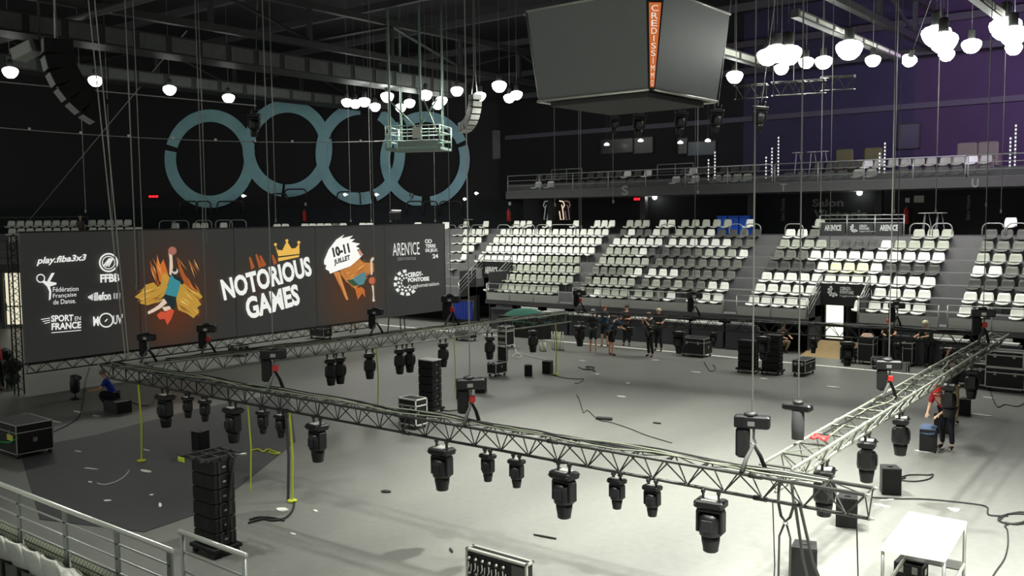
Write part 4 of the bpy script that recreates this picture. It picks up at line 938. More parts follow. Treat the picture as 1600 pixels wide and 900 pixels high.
mb = MB(); mb.b2((-jb+.3, -jb+.3, -.16), (jb-.3, jb-.3, -.02), 0, .1); mb.build('underside', mat('underside_grey', (62, 63, 62), .6), J)
# orange corner panel towards the camera: corner (+x,-y)
a, c, e, g = [Vector(v) for v in (lo_[2], lo_[3], hi_[3], hi_[2])]; nrm = (c-a).cross(g-a).normalized()
OP = mat('orange_panel', (218, 112, 52), emit=.75)  # glow put into the material to brighten the panel
def cp(u_, v_, o=.03):
    L_, R_ = a.lerp(g, v_), c.lerp(e, v_); return L_.lerp(R_, u_)+nrm*o
mb = MB(); vs = [cp(-.15, 0, .01), cp(1.15, 0, .01), cp(1.08, 1.0, .01), cp(-.08, 1.0, .01)]; mb.add(vs+[v+nrm*.03 for v in vs], [(4, 5, 6, 7), (0, 1, 5, 4), (1, 2, 6, 5), (2, 3, 7, 6), (3, 0, 4, 7)]); mb.build('corner_panel', BLACK, J)
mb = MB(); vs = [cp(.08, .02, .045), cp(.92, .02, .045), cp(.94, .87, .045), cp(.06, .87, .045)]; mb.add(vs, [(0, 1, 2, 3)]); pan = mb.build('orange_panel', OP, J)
Jw = Matrix.Translation(JC)
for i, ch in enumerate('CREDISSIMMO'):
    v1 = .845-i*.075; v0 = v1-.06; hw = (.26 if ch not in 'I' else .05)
    lettering(ch, Jw @ cp(.5-hw, v0, .05), Jw @ cp(.5+hw, v0, .05), Jw @ cp(.5-hw, v1, .05), mat('sign_cream', (244, 236, 222), emit=.9), J, .0)  # letters given a glow of their own to look brighter
mb = MB(); vs = [cp(.28, .915, .045), cp(.9, .915, .045), cp(.88, .932, .045), cp(.28, .932, .045)]; mb.add(vs, [(0, 1, 2, 3)]); vs = [cp(.12, .908, .045), cp(.22, .908, .045), cp(.22, .94, .045), cp(.12, .94, .045)]; mb.add(vs, [(0, 1, 2, 3)]); mb.build('emblem_strip', LOGOW, J)
for sx in (-1, 1):
    for sy in (-1, 1): mb = MB(); mb.tube([(sx*1.3, sy*1.3, jh), (sx*1.1, sy*1.1, 15.6-JC.z)], .03, 6); mb.build('suspension_cable', WIRE, J)
# black fixtures with bright rims around the scoreboard
for i, (x, y, s, lb) in enumerate([(962, 178, .8, 'leftmost of the row under the scoreboard'), (1001, 172, 1.1, 'second of the row under the scoreboard'), (1066, 168, 1.1, 'third of the row under the scoreboard'), (1122, 165, 1.1, 'at the right corner below the scoreboard'), (1190, 160, 1.2, 'right of the scoreboard, under the big lamp cluster'), (398, 172, 1.3, 'between the first and second ring')]):
    P = at(x, y, 32 if i < 5 else 38); o = place(MHB, P, .4, 'black moving head light high up, '+lb, 'moving head lights', rot=(.12, .1, .6)); o.scale = (s, s, s)
    mb = MB(); mb.tube([(0, 0, 0), (0, 0, (15.6-P.z)/s)], .012, 4); mb.build('drop_cable', WIRE, o)
for i, (x, y) in enumerate(((1150, 135), (1208, 130), (1240, 128), (1285, 122))):
    P = at(x, y, 33); truss(P, P+Vector((1.0, .3, 0)), 'short black truss piece high up right of the scoreboard, %s from left' % ORD[i], bay=.5, w_=.4, h=.45, group='short roof trusses', name='roof_truss')
    mb = MB(); mb.tube([(0, 0, 0), (0, 0, 15.6-P.z)], .012, 4); tag(mb.build('hanging_wire', WIRE, None, P), 'thin wire holding the short roof truss right of the scoreboard, %s from left' % ORD[i], 'wire', 'hanging wires')
# ================================================================ HANGING PLATFORM
PP = at(655, 236, 41.5); PM = mat('pale_green_steel', (150, 168, 158), .5, .3)
t = thing('hanging_platform', 'pale green steel camera platform hanging left of the scoreboard', 'platform', PP, az-.25)
mb = MB(); mb.b2((-1.25, -.8, 0), (1.25, .8, .12)); mb.build('deck', PM, t)
mb = MB()
for sx in (-1.25, 1.25):
    for sy in (-.8, .8): mb.tube([(sx, sy, 0), (sx, sy, 1.05)], .035, 6)
for z in (.4, .75, 1.05): mb.tube([(-1.25, -.8, z), (1.25, -.8, z), (1.25, .8, z), (-1.25, .8, z), (-1.25, -.8, z)], .025, 5)
for sx in (-.75, -.25, .25, .75): mb.tube([(sx, -.8, 0), (sx, -.8, 1.05)], .02, 5)
mb.build('railing', PM, t)
for sx, sy in ((-1.1, -.7), (.35, -.7), (.9, .7), (-1.1, .7)):
    mb = MB(); mb.tube([(sx, sy, .1), (sx, sy, 15.6-PP.z)], .06, 6); mb.build('hanger', PM, t)
mb = MB(); mb.tube([(-1.1, -.7, 2.2), (.1, -.7, 1.0)], .04, 6); mb.tube([(.5, -.7, 2.2), (1.15, -.7, .6)], .04, 6); mb.tube([(1.15, -.7, 2.2), (.35, -.7, 1.1)], .04, 6); mb.build('brace', PM, t)
mb = MB(); mb.b2((.0, -.84, .5), (.4, -.81, .98)); mb.build('notice', WHITE, t)
mb = MB(); mb.b2((-.7, -.84, .12), (1.2, -.83, .38)); mb.build('toe_board', PM, t)
# ================================================================ HIGH LINE ARRAYS
def arr(P, rz, n, w_, h, d, curve, label, mf, ms, tilt0=0):
    t = thing('line_array', label, 'speaker array', P, rz); ang = tilt0; y = z = 0.0
    for i in range(n):
        R = Euler((ang, 0, 0)).to_matrix(); cen = Vector((0, y, z))+R @ Vector((0, 0, -h/2))
        mb = MB(); mb.box(cen, (w_, d, h*1.0), R, 0, .02); cb_ = mb.build('cabinet', ms, t)
        mb = MB(); mb.box(cen+R @ Vector((0, -d/2-.012, 0)), (w_*.94, .02, h*.9), R); mb.build('grille', mf, cb_)
        q = R @ Vector((0, 0, -h)); y += q.y; z += q.z; ang -= curve
    mb = MB()
    for sx in (-w_*.3, w_*.3): mb.tube([(sx, 0, 0), (sx*.3, 0, .9), (sx*.3, 0, 15.6-P.z)], .025, 5)
    mb.build('rigging', ALU, t); return t
arr(at(88, 64, 28), math.radians(-18), 6, .95, .42, .8, -.2, 'large curved black speaker array hanging at the top left', mat('array_front_lit_grey', (170, 172, 168), .6), BLACKM, .0)  # grey grilles hold the light on the fronts of the black cabinets
arr(at(742, 148, 40), math.radians(70), 8, .45, .25, .42, -.22, 'pale curved speaker array hanging left of the scoreboard', mat('array_lit_white', (206, 208, 200), .5), BLACKM, -.05)  # side that catches the light painted as near-white grilles
t = thing('bracket_box', 'pale grey rectangular box on a bracket beside the large black speaker array', 'box', at(42, 80, 28), math.radians(20))
mb = MB(); mb.box((0, 0, 0), (.78, .5, .36), Euler((0, -.3, 0)).to_matrix(), 0, .02); mb.build('housing', mat('light_grey_metal', (176, 178, 172), .5), t)
mb = MB(); mb.box((.46, 0, .13), (.08, .4, .34), Euler((0, -.3, 0)).to_matrix()); mb.tube([(.5, 0, .2), (.5, 0, 15.6-at(42, 80, 28).z)], .03, 6); mb.build('bracket', DARKSTEEL, t)

# ================================================================ FLIGHT CASES
def flight_case(px, w_, d, h, label, rz=0, wheels=True, lid=.72, open_=False, front='latch', group='flight cases', base=0.0, name='flight_case', P=None, panel=CASEB, edge=CASEA, er=.018):
    """px = pixel of the bottom near right corner on the floor"""
    P = P if P is not None else onz(px[0], px[1], base); R_ = Euler((0, 0, rz)).to_matrix()
    t = thing(name, label, 'case', P + R_ @ Vector((-w_/2, d/2, 0)), rz, group)
    z0 = .11 if wheels else .0; x, y = w_/2, d/2; top = h
    zl = z0+(h-z0)*lid
    mb = MB(); mb.b2((-x+.008, -y+.008, z0+.006), (x-.008, y-.008, (zl if open_ else top)-.006)); mb.build('body', panel, t)
    if open_:
        mb = MB(); mb.b2((-x+.01, y-.02, zl), (x-.01, y+.05, zl+d*.8)); ld_ = mb.build('lid', panel, t)
        mb = MB(); mb.tube([(-x, y-.03, zl), (-x, y-.03, zl+d*.8), (x, y-.03, zl+d*.8), (x, y-.03, zl), (-x, y-.03, zl)], er*.8, 5); mb.build('lid_edge', edge, ld_)
        top = zl
    mb = MB()
    for (a, c) in ((-x, -y), (x, -y), (x, y), (-x, y)): mb.b2((a-er*(a > 0)-.0, c-(er if c > 0 else 0), z0), (a+er*(a < 0), c+(er if c < 0 else 0), top))
    for z in (z0, top-er) + (() if open_ else (zl,)):
        for s_ in (-1, 1):
            mb.b2((-x, s_*y-(er if s_ > 0 else 0), z), (x, s_*y+(er if s_ < 0 else 0), z+er)); mb.b2((s_*x-(er if s_ > 0 else 0), -y, z), (s_*x+(er if s_ < 0 else 0), y, z+er))
    mb.build('edge_frame', edge, t)
    if front == 'latch':
        for sx in (-.25, .25):
            mb = MB(); mb.b2((sx*w_-.04, -y-.012, zl-.06), (sx*w_+.04, -y+.002, zl+.05)); mb.build('latch', ALU, t)
        mb = MB(); mb.b2((x-.002, -.05, z0+(zl-z0)*.5), (x+.012, .05, z0+(zl-z0)*.5+.1)); mb.build('handle', ALU, t)
    if front == 'rack':
        for i in range(3):
            zz = z0+(h-z0)*(i+.5)/3
            mb = MB(); mb.b2((-x+.05, -y-.01, zz-.06), (x-.05, -y+.01, zz+.05)); mb.build('rack_unit', mat('rack_grey', (150, 150, 146), .4, .3), t)
    if wheels:
        for sx in (-1, 1):
            for sy in (-1, 1):
                mb = MB(); mb.tube([(sx*(x-.07)-.018, sy*(y-.07), .05), (sx*(x-.07)+.018, sy*(y-.07), .05)], .05, 12); mb.b2((sx*(x-.07)-.025, sy*(y-.07)-.03, .07), (sx*(x-.07)+.025, sy*(y-.07)+.03, z0)); mb.build('caster', DARKSTEEL, t)
    return t
flight_case((1100, 560), .98, .72, .74, 'black flight case with silver edges before the middle of the far stand')
flight_case((1258, 589), .46, .95, .55, 'small black flight case with silver edges near the plywood ramp')
c1 = flight_case((650, 673), .64, .44, .80, 'black flight case with thick white edges beside the tall speaker stack', edge=mat('white_edge', (225, 226, 218), .5), er=.03)
flight_case((775, 590), .40, .62, .62, 'open black and white flight case with raised lid', open_=True, edge=mat('white_edge', (225, 226, 218), .5))
flight_case((791, 545), .48, .55, .92, 'white-framed rack trolley with three shelves near the white rods', front='rack', edge=mat('white_edge', (225, 226, 218), .5), er=.03)
flight_case((734, 534), .9, .5, .42, 'low white-framed cart under the far end of the left truss', front='rack', edge=mat('white_edge', (225, 226, 218), .5))
flight_case((506, 531), 1.0, .5, .62, 'black case with white edges under the middle of the wide screen')
flight_case((372, 558), .72, .55, .5, 'pale-edged black case left of the left truss, under the screen', edge=mat('white_edge', (225, 226, 218), .5), er=.035)
fe = flight_case((27, 719), 1.3, .85, .80, 'large black flight case with yellow label cut by the left picture edge')
mb = MB(); mb.b2((.2, -.44, .42), (.5, -.43, .56)); mb.build('yellow_label', mat('label_yellow', (226, 222, 96), .5), fe)
mb = MB(); mb.tube([(-.3, -.45, .3), (.4, -.45, .38), (.66, -.4, .52)], .02, 5); mb.build('green_strap', mat('green_strap', (40, 170, 90), .6), fe)
flight_case((1334, 569), .52, .45, .56, 'silver-edged case right of the lit doorway, leftmost of its row')
tall = flight_case((1364, 571), .56, .5, .98, 'tall black case with silver edges, second right of the lit doorway', front='')
flight_case((1388, 579), .6, .4, .42, 'low case at the foot of the tall case right of the doorway')
flight_case((1410, 572), .42, .45, .85, 'dark silver-edged case beside the blond worker, left one', front='')
flight_case((1425, 574), .34, .45, .85, 'dark silver-edged case beside the blond worker, right one', front='')
flight_case((1418, 583), .5, .3, .34, 'pale slatted low crate in front of the dark cases', front='rack', wheels=False)
ca = flight_case((1545, 609), 1.05, .6, .80, 'large black case with white edges right of the far truss end, left one', edge=mat('white_edge', (225, 226, 218), .5), er=.03)
cb2 = flight_case((1601, 616), 1.1, .6, .74, 'large black case with white edges at the right picture edge, lower one', edge=mat('white_edge', (225, 226, 218), .5), er=.03)
flight_case(None, 1.05, .6, .5, 'black case with white edges stacked on the large one at the right edge', P=cb2.location+Vector((.5, -.3, .745)), wheels=False, edge=mat('white_edge', (225, 226, 218), .5), er=.03)
for i, (dx, r, h_, m) in enumerate([(-.1, .09, .24, WHITE), (.14, .075, .16, mat('tin_grey', (186, 188, 180), .4, .4))]):
    mb = MB(); mb.lathe([(r*.95, 0), (r, .02), (r, h_-.03), (r*.9, h_)], 14); tag(mb.build('paint_tin', m, None, ca.location+Vector((dx, -.05, .805))), ('tall white' if i == 0 else 'short grey')+' tin standing on the large black case at right', 'tin', 'tins on the case')
mb = MB()
for k in range(3): mb.tube([(.22*math.cos(a*.5)*(1-.1*k), .2*math.sin(a*.5)*(1-.1*k), .03+.035*k) for a in range(13)], .02, 5)
tag(mb.build('cable_coil', mat('pale_pink_cable', (208, 178, 160), .6), None, tall.location+Vector((0, 0, .985))), 'pale pink coil of cable lying on top of the tall case', 'coil')
# white rods standing on the far part of the floor
def rods(px, n, h, r, label, sp_w):
    P = onz(*px); t = thing('rod_bundle', label, 'rods', P, 0, 'upright white rods'); 
    for i in range(n):
        mb = MB(); x = (i-(n-1)/2)*sp_w/(n-1); y = random.uniform(-.1, .1); mb.tube([(x, y, .02), (x+random.uniform(-.01, .01), y, h*random.uniform(.9, 1))], r, 6); mb.build('rod', mat('ivory_rod', (206, 208, 184), .6), t)
    mb = MB(); mb.lathe([(sp_w*.55, 0), (sp_w*.55, .03), (.1, .035)], 16, sy=.5); mb.build('base', DARKG, t); return t
rods((872, 547), 6, .82, .022, 'tall upright ivory rods standing behind the yellow strap', .55)
rods((849, 549), 6, .38, .02, 'short upright ivory rods left of the tall ones', .28)
# ================================================================ SPEAKERS
def cabinet_proto():
    t = thing('line_array_cabinet', 'cab', 'speaker', (0, 0, 0))      # origin bottom centre
    mb = MB(); mb.b2((-.3, -.2, .005), (.3, .2, .235), 0, .012); mb.build('body', BLACK, t)
    mb = MB(); mb.b2((-.285, -.212, .015), (.285, -.196, .225)); mb.build('grille', mat('grille_black', (17, 17, 18), .7), t)
    for sy in (-.1, .1):
        mb = MB(); mb.b2((.3, sy-.015, .02), (.318, sy+.015, .22)); mb.build('rigging_bar', DARKSTEEL, t)
    mb = MB(); mb.b2((.29, -.03, .1), (.306, .03, .13)); mb.build('side_handle', ALU, t)
    return t
CAB = cabinet_proto()
def stack(px, n, label, rz=0, s=1.0, dolly=True, top=None, whitewheels=False):
    P = onz(*px); R_ = Euler((0, 0, rz)).to_matrix(); c = P+R_ @ Vector((-.3*s, .2*s, 0)); z = 0
    if dolly:
        t = thing('speaker_dolly', 'low wheeled dolly under the '+label, 'dolly', c, rz, 'speaker dollies'); z = .17*s
        mb = MB(); mb.b2((-.36*s, -.27*s, .1*s), (.36*s, .27*s, .165*s), 0, .01); mb.build('board', BLACKM, t)
        for sx in (-1, 1):
            for sy in (-1, 1): mb = MB(); mb.tube([(sx*.28*s-.02, sy*.2*s, .05*s), (sx*.28*s+.02, sy*.2*s, .05*s)], .05*s, 12); mb.build('caster', ALU if whitewheels else DARKSTEEL, t)
    for i in range(n):
        o = place(CAB, c+Vector((0, 0, z)), rz, 'black cabinet in the %s, %s from bottom' % (label, ORD[i]), 'cabinets in speaker stacks'); o.scale = (s, s, s); z += .24*s
    return c, z
c, z = stack((338, 874), 6, 'tall foreground speaker stack')
t = thing('flying_frame', 'black steel flying frame on top of the foreground speaker stack with a yellow label', 'frame', c+Vector((0, 0, z)))
mb = MB()
for sx in (-.28, 0, .28): mb.b2((sx-.018, -.42, .02), (sx+.018, .36, .06))
for sy in (-.3, -.05, .2, .34): mb.b2((-.33, sy-.015, .0), (.33, sy+.015, .045))
mb.build('grid', DARKSTEEL, t); mb = MB(); mb.b2((-.32, -.44, -.03), (-.14, -.43, .04)); mb.build('yellow_label', mat('label_yellow_green', (196, 220, 60), .5), t)
mb = MB(); mb.tube([(.3, .1, .05), (.42, .12, .02), (.36, .1, -.2), (.35, .05, -.6), (.38, 0, -1.0), (.33, -.02, -1.25)], .022, 6); mb.build('speaker_lead', CABLE, t)
mb = MB(); mb.tube([(.32, .2, .03), (.5, .3, .06)], .02, 6); mb.build('pin', ALU, t)
c, z = stack((677, 647), 6, 'tall middle speaker stack', s=.92)
t = thing('top_board', 'pale board lying on top of the tall middle speaker stack', 'board', c+Vector((0, 0, z))); mb = MB(); mb.b2((-.28, -.2, .002), (.28, .2, .03), 0, .005); mb.build('panel', mat('pale_board', (214, 216, 206), .5), t)
stack((1178, 584), 4, 'dark speaker stack before the lower seats, left one', s=1.0, whitewheels=True)
stack((1216, 587), 5, 'dark speaker stack before the lower seats, right one', s=1.0)
def speaker_proto():
    t = thing('floor_speaker', 'spk', 'speaker', (0, 0, 0))
    mb = MB(); mb.prism([(-.18, -.17), (.18, -.17), (.15, .19), (-.15, .19)], 0, .52); mb.build('cabinet', BLACK, t)
    mb = MB(); mb.b2((-.165, -.182, .02), (.165, -.168, .5)); mb.build('grille', mat('grille_black', (17, 17, 18), .7), t)
    mb = MB(); mb.b2((-.05, -.02, .52), (.05, .01, .535)); mb.build('top_handle', DARKSTEEL, t)
    return t
SPK = speaker_proto()
for x, y, rz, s, lb in [(1387, 777, .5, 1, 'standing alone right of the truss end'), (1320, 828, .25, 1, 'seen through the right end of the foreground truss'), (1252, 915, .3, 1.05, 'at the bottom edge behind the grey straps'), (1449, 711, .1, 1, 'with folded jeans on it before the helmeted worker'), (1470, 682, .1, .95, 'right behind the one with the jeans'), (1506, 654, .1, .85, 'with a small box on top right of the worker in tan trousers'), (822, 593, .7, .75, 'left one of the pair beyond the long cable'), (853, 589, .2, .85, 'right one of the pair beyond the long cable'), (720, 629, .2, .9, 'behind the middle chain hoist, left one'), (748, 619, .4, .9, 'behind the middle chain hoist, right one'), (307, 708, .1, .85, 'behind the foreground speaker stack'), (1522, 606, 0, 1, 'standing before the large cases at right')]:
    P = onz(x, y-5); o = place(SPK, P+Vector((0, .12, 0)), rz, 'black floor speaker '+lb, 'black floor speakers'); o.scale = (s, s, s)
# the rack with rows of plugs, bottom centre
a = onz(731, 855, 1.0); b_ = onz(823, 881, 1.0)
t = thing('connector_rack', 'black rack case full of hanging connector leads at the bottom centre', 'rack', (a.x, a.y, 0)); W = (b_-a).length; rz_ = math.atan2(b_.y-a.y, b_.x-a.x); t.rotation_euler = (0, 0, rz_)
mb = MB(); mb.b2((0, 0, .02), (W, .12, .985)); mb.build('body', CASEB, t)
mb = MB(); mb.b2((-.02, -.03, .97), (W+.02, .02, 1.0)); mb.b2((-.02, .1, .97), (W+.02, .14, 1.0)); mb.b2((-.02, -.03, .97), (.01, .14, 1.0)); mb.b2((W-.01, -.03, .97), (W+.02, .14, 1.0)); mb.b2((W-.01, -.03, 0), (W+.02, .0, 1.0)); mb.b2((-.02, -.03, 0), (.01, 0, 1)); mb.build('edge_frame', CASEA, t)
mb = MB(); mb.b2((W*.76, -.012, .1), (W*.97, -.002, .93)); mb.build('blank_panel', GREY, t)
for r_ in range(3):
    for k in range(6):
        x = .05+k*W*.118+.01*(r_ % 2); z = .88-r_*.2; mb = MB(); mb.tube([(x, -.01, z), (x, -.05, z-.01)], .02, 8); mb.tube([(x, -.05, z-.05), (x+.01, -.055, z-.12), (x-.02, -.05, z-.17)], .009, 5); mb.tube([(x+.045, -.045, z-.08), (x+.05, -.05, z-.15), (x+.03, -.04, z-.19)], .007, 5); mb.build('plug', mat('plug_silver', (190, 192, 186), .35, .6), t)
# ================================================================ WHITE TABLE / WORK PLATFORM lower right
zt = .95; c0, c1_, c2, c3 = onz(1376, 855, zt), onz(1477, 873, zt), onz(1511, 815, zt), onz(1420, 799, zt)
t = thing('work_table', 'white-topped metal work table at the lower right', 'table', (c0.x, c0.y, 0)); o_ = Vector((c0.x, c0.y, 0))
mb = MB(); q = [v-o_ for v in (c0, c1_, c2, c3)]; mb.add([v-Vector((0, 0, .05)) for v in q]+q, [(0, 3, 2, 1), (4, 5, 6, 7), (0, 1, 5, 4), (1, 2, 6, 5), (2, 3, 7, 6), (3, 0, 4, 7)]); mb.build('table_top', WHITEB, t)
cen = (q[0]+q[1]+q[2]+q[3])/4
for v in q:
    p = v+(cen-v)*.05; mb = MB(); mb.tube([(p.x, p.y, .0), (p.x, p.y, zt-.05)], .024, 8); mb.build('leg', ALU, t)
for i in range(4):
    p = q[i]+(cen-q[i])*.05; r_ = q[(i+1) % 4]+(cen-q[(i+1) % 4])*.05; mb = MB(); mb.tube([(p.x, p.y, .32), (r_.x, r_.y, .32)], .026, 6); mb.build('lower_rail', CASEA, t)
mb = MB(); p = q[2]+(cen-q[2])*.05; r_ = q[3]+(cen-q[3])*.05; mb.add([(p.x, p.y, .33), (r_.x, r_.y, .33), (r_.x-.0, r_.y-.35, .33), (p.x, p.y-.35, .33), (p.x, p.y, .35), (r_.x, r_.y, .35), (r_.x, r_.y-.35, .35), (p.x, p.y-.35, .35)], [(0, 3, 2, 1), (4, 5, 6, 7), (0, 1, 5, 4), (1, 2, 6, 5), (2, 3, 7, 6), (3, 0, 4, 7)]); mb.build('shelf', GREY, t)
P = onz(1440, 915); flight_case(None, .4, .35, .28, 'small dark box under the white-topped work table', P=P, wheels=False, er=.008, name='tool_box', edge=DARKSTEEL)
# ================================================================ NEAR RAILING bottom left
rl = thing('near_railing', 'steel railing crossing the bottom left corner in front of the near seats', 'railing', (0, 0, 0))
xs = [-16.2, -14.95, -13.7, -12.45, -11.19, -9.96, -8.87]; y = 5.24; yb = 1.28
mb = MB(); mb.tube([(-17, y, 2.0), (-8.82, y, 2.0)], .03, 8); mb.build('top_rail', CASEA, rl)
for z in (1.83, 1.66, 1.49):
    mb = MB(); mb.tube([(-17, y, z), (-8.87, y, z)], .012, 6); mb.build('bar', RAILM, rl)
for x in xs:
    mb = MB(); mb.b2((x-.045, y-.012, yb), (x+.045, y+.012, 1.98)); po = mb.build('post', mat('post_grey_green', (120, 126, 122), .5, .4), rl)
    mb = MB()
    for z in (1.83, 1.66, 1.49): mb.tube([(x, y-.02, z), (x, y+.02, z)], .014, 8)
    mb.build('bolts', DARKSTEEL, po)
r2 = thing('near_railing', 'short steel handrail continuing right at the bottom left, before the speaker stack', 'railing', (0, 0, 0))
mb = MB(); mb.tube([(-9.32, 5.63, 2.0), (-8.07, 5.63, 2.0)], .03, 8); mb.build('top_rail', CASEA, r2)
for z in (1.78, 1.56): mb = MB(); mb.tube([(-9.28, 5.63, z), (-7.6, 5.63, z-.02)], .013, 6); mb.build('bar', RAILM, r2)
for x in (-9.25, -8.1): mb = MB(); mb.tube([(x, 5.63, 0), (x, 5.63, 2.0)], .028, 6); mb.build('post', RAILM, r2)
mshm = mat('perforated_pale_panel', (190, 194, 178), .6)
nt = mshm.node_tree; ck = nt.nodes.new('ShaderNodeTexChecker'); ck.inputs['Scale'].default_value = 26; ck.inputs['Color1'].default_value = C3(206, 210, 190); ck.inputs['Color2'].default_value = C3(140, 146, 130); tcn = nt.nodes.new('ShaderNodeTexCoord'); nt.links.new(tcn.outputs['Object'], ck.inputs['Vector']); nt.links.new(ck.outputs['Color'], nt.nodes['Principled BSDF'].inputs['Base Color'])
for i in range(len(xs)-1):
    x0, x1 = xs[i]+.06, xs[i+1]-.06; t = thing('mesh_panel', 'pale perforated panel at the foot of the bottom left railing, %s from its right end' % ORD[len(xs)-2-i], 'panel', (x0, y+.03, 1.285), 0, 'perforated panels below the near railing')
    mb = MB(); mb.b2((0, -.005, .0), (x1-x0, .005, .17)); mb.build('mesh', mshm, t)
    mb = MB(); mb.b2((0, -.012, .165), (x1-x0, .012, .18)); mb.b2((0, -.012, .06), (x1-x0, -.005, .072)); mb.build('frame', DARKSTEEL, t)
# ================================================================ CABLES, TAPE AND SCRAPS ON THE FLOOR
def floor_cable(pts, r, label, m=CABLE, group='cables on the floor', closed=False):
    P = [onz(x, y, r+.003) for x, y in pts]; o = P[0].copy(); Q = [p-o for p in P]; out = []
    for i in range(len(Q)-1):
        p0, p1, p2, p3 = Q[max(i-1, 0)], Q[i], Q[i+1], Q[min(i+2, len(Q)-1)]
        for k in range(4):
            t_ = k/4; out.append(.5*((2*p1)+(p2-p0)*t_+(2*p0-5*p1+4*p2-p3)*t_*t_+(3*p1-p0-3*p2+p3)*t_**3))
    out.append(Q[-1]); mb = MB(); mb.tube(out, r, 6); return tag(mb.build('floor_cable', m, None, o), label, 'cable', group)
floor_cable([(1362, 777), (1400, 779), (1450, 780), (1520, 787), (1542, 792), (1543, 800), (1548, 805), (1575, 806)], .014, 'long black cable from the truss end towards the right cable coil')
floor_cable([(1562, 812), (1575, 803), (1605, 804), (1600, 815), (1575, 818), (1560, 812), (1568, 805), (1600, 800), (1612, 812), (1590, 819), (1570, 816)], .016, 'black cable coil at the right edge above the work table')
floor_cable([(1578, 818), (1570, 822), (1574, 828), (1575, 850), (1570, 872), (1558, 890), (1548, 905)], .012, 'thin cable running down right of the work table')
floor_cable([(1402, 748), (1420, 742), (1450, 742), (1458, 741), (1452, 748), (1430, 752), (1408, 750), (1415, 746)], .014, 'black looped cable right of the lone speaker')
floor_cable([(901, 617), (905, 624), (910, 640), (912, 645), (918, 641), (928, 650), (938, 657), (955, 660), (985, 670), (1010, 680), (1050, 692)], .011, 'long thin cable snaking across the bright middle floor')
for k, (x, y, w_, l_, lb, n_) in enumerate([(944, 656, .12, .45, 'black cable connector block on the long thin cable', 'connector_block')]):
    mb = MB(); mb.box((0, 0, .04), (l_, w_, .07), None, 0, .015); tag(mb.build(n_, CABLE, None, onz(x, y), .3), lb, 'connector')
floor_cable([(862, 586), (880, 590), (900, 592), (912, 592), (905, 598), (898, 599)], .012, 'black cable right of the speaker pair')
floor_cable([(904, 573), (912, 577), (925, 577), (928, 574), (915, 573), (930, 580)], .02, 'small heap of black cable on the far floor left of the workers')
floor_cable([(806, 550), (815, 556), (808, 560), (800, 557), (810, 552), (830, 557), (855, 563)], .018, 'pale cable coil beside the rack trolley', mat('pale_cable', (190, 192, 184), .6))
floor_cable([(800, 520), (803, 535), (806, 550)], .02, 'pale cable dropping from the rack trolley', mat('pale_cable', (190, 192, 184), .6))
floor_cable([(683, 638), (700, 642), (718, 640), (735, 641)], .014, 'black cable between the tall middle stack and the hoist')
floor_cable([(1100, 565), (1104, 572), (1110, 580), (1118, 576), (1114, 570)], .014, 'short black cable near the flight case before the stand')
floor_cable([(1545, 600), (1552, 625), (1560, 636), (1570, 632), (1590, 635), (1600, 630)], .014, 'black cable at the right edge before the large cases')
floor_cable([(152, 755), (165, 757), (182, 752), (195, 744), (202, 735)], .014, 'pale curved cable on the dark mat', mat('pale_cable', (190, 192, 184), .6))
floor_cable([(388, 817), (410, 811), (425, 813), (440, 811), (450, 806), (458, 795), (460, 780)], .02, 'black strap tail curled at the foot of the yellow strap')
floor_cable([(390, 812), (405, 808), (425, 809), (444, 813)], .02, 'second black strap tail at the foot of the yellow strap')
floor_cable([(392, 704), (404, 702), (411, 706), (418, 702), (430, 706), (437, 708), (428, 709), (420, 706)], .022, 'yellow strap heap on the floor left of the wide black strap', YEL)
floor_cable([(140, 574), (133, 600), (128, 640), (112, 660), (70, 680), (40, 690)], .014, 'long cable curving from the near left truss corner')
floor_cable([(205, 628), (225, 634), (238, 630), (246, 615)], .014, 'black cable loop below the near end of the left truss')
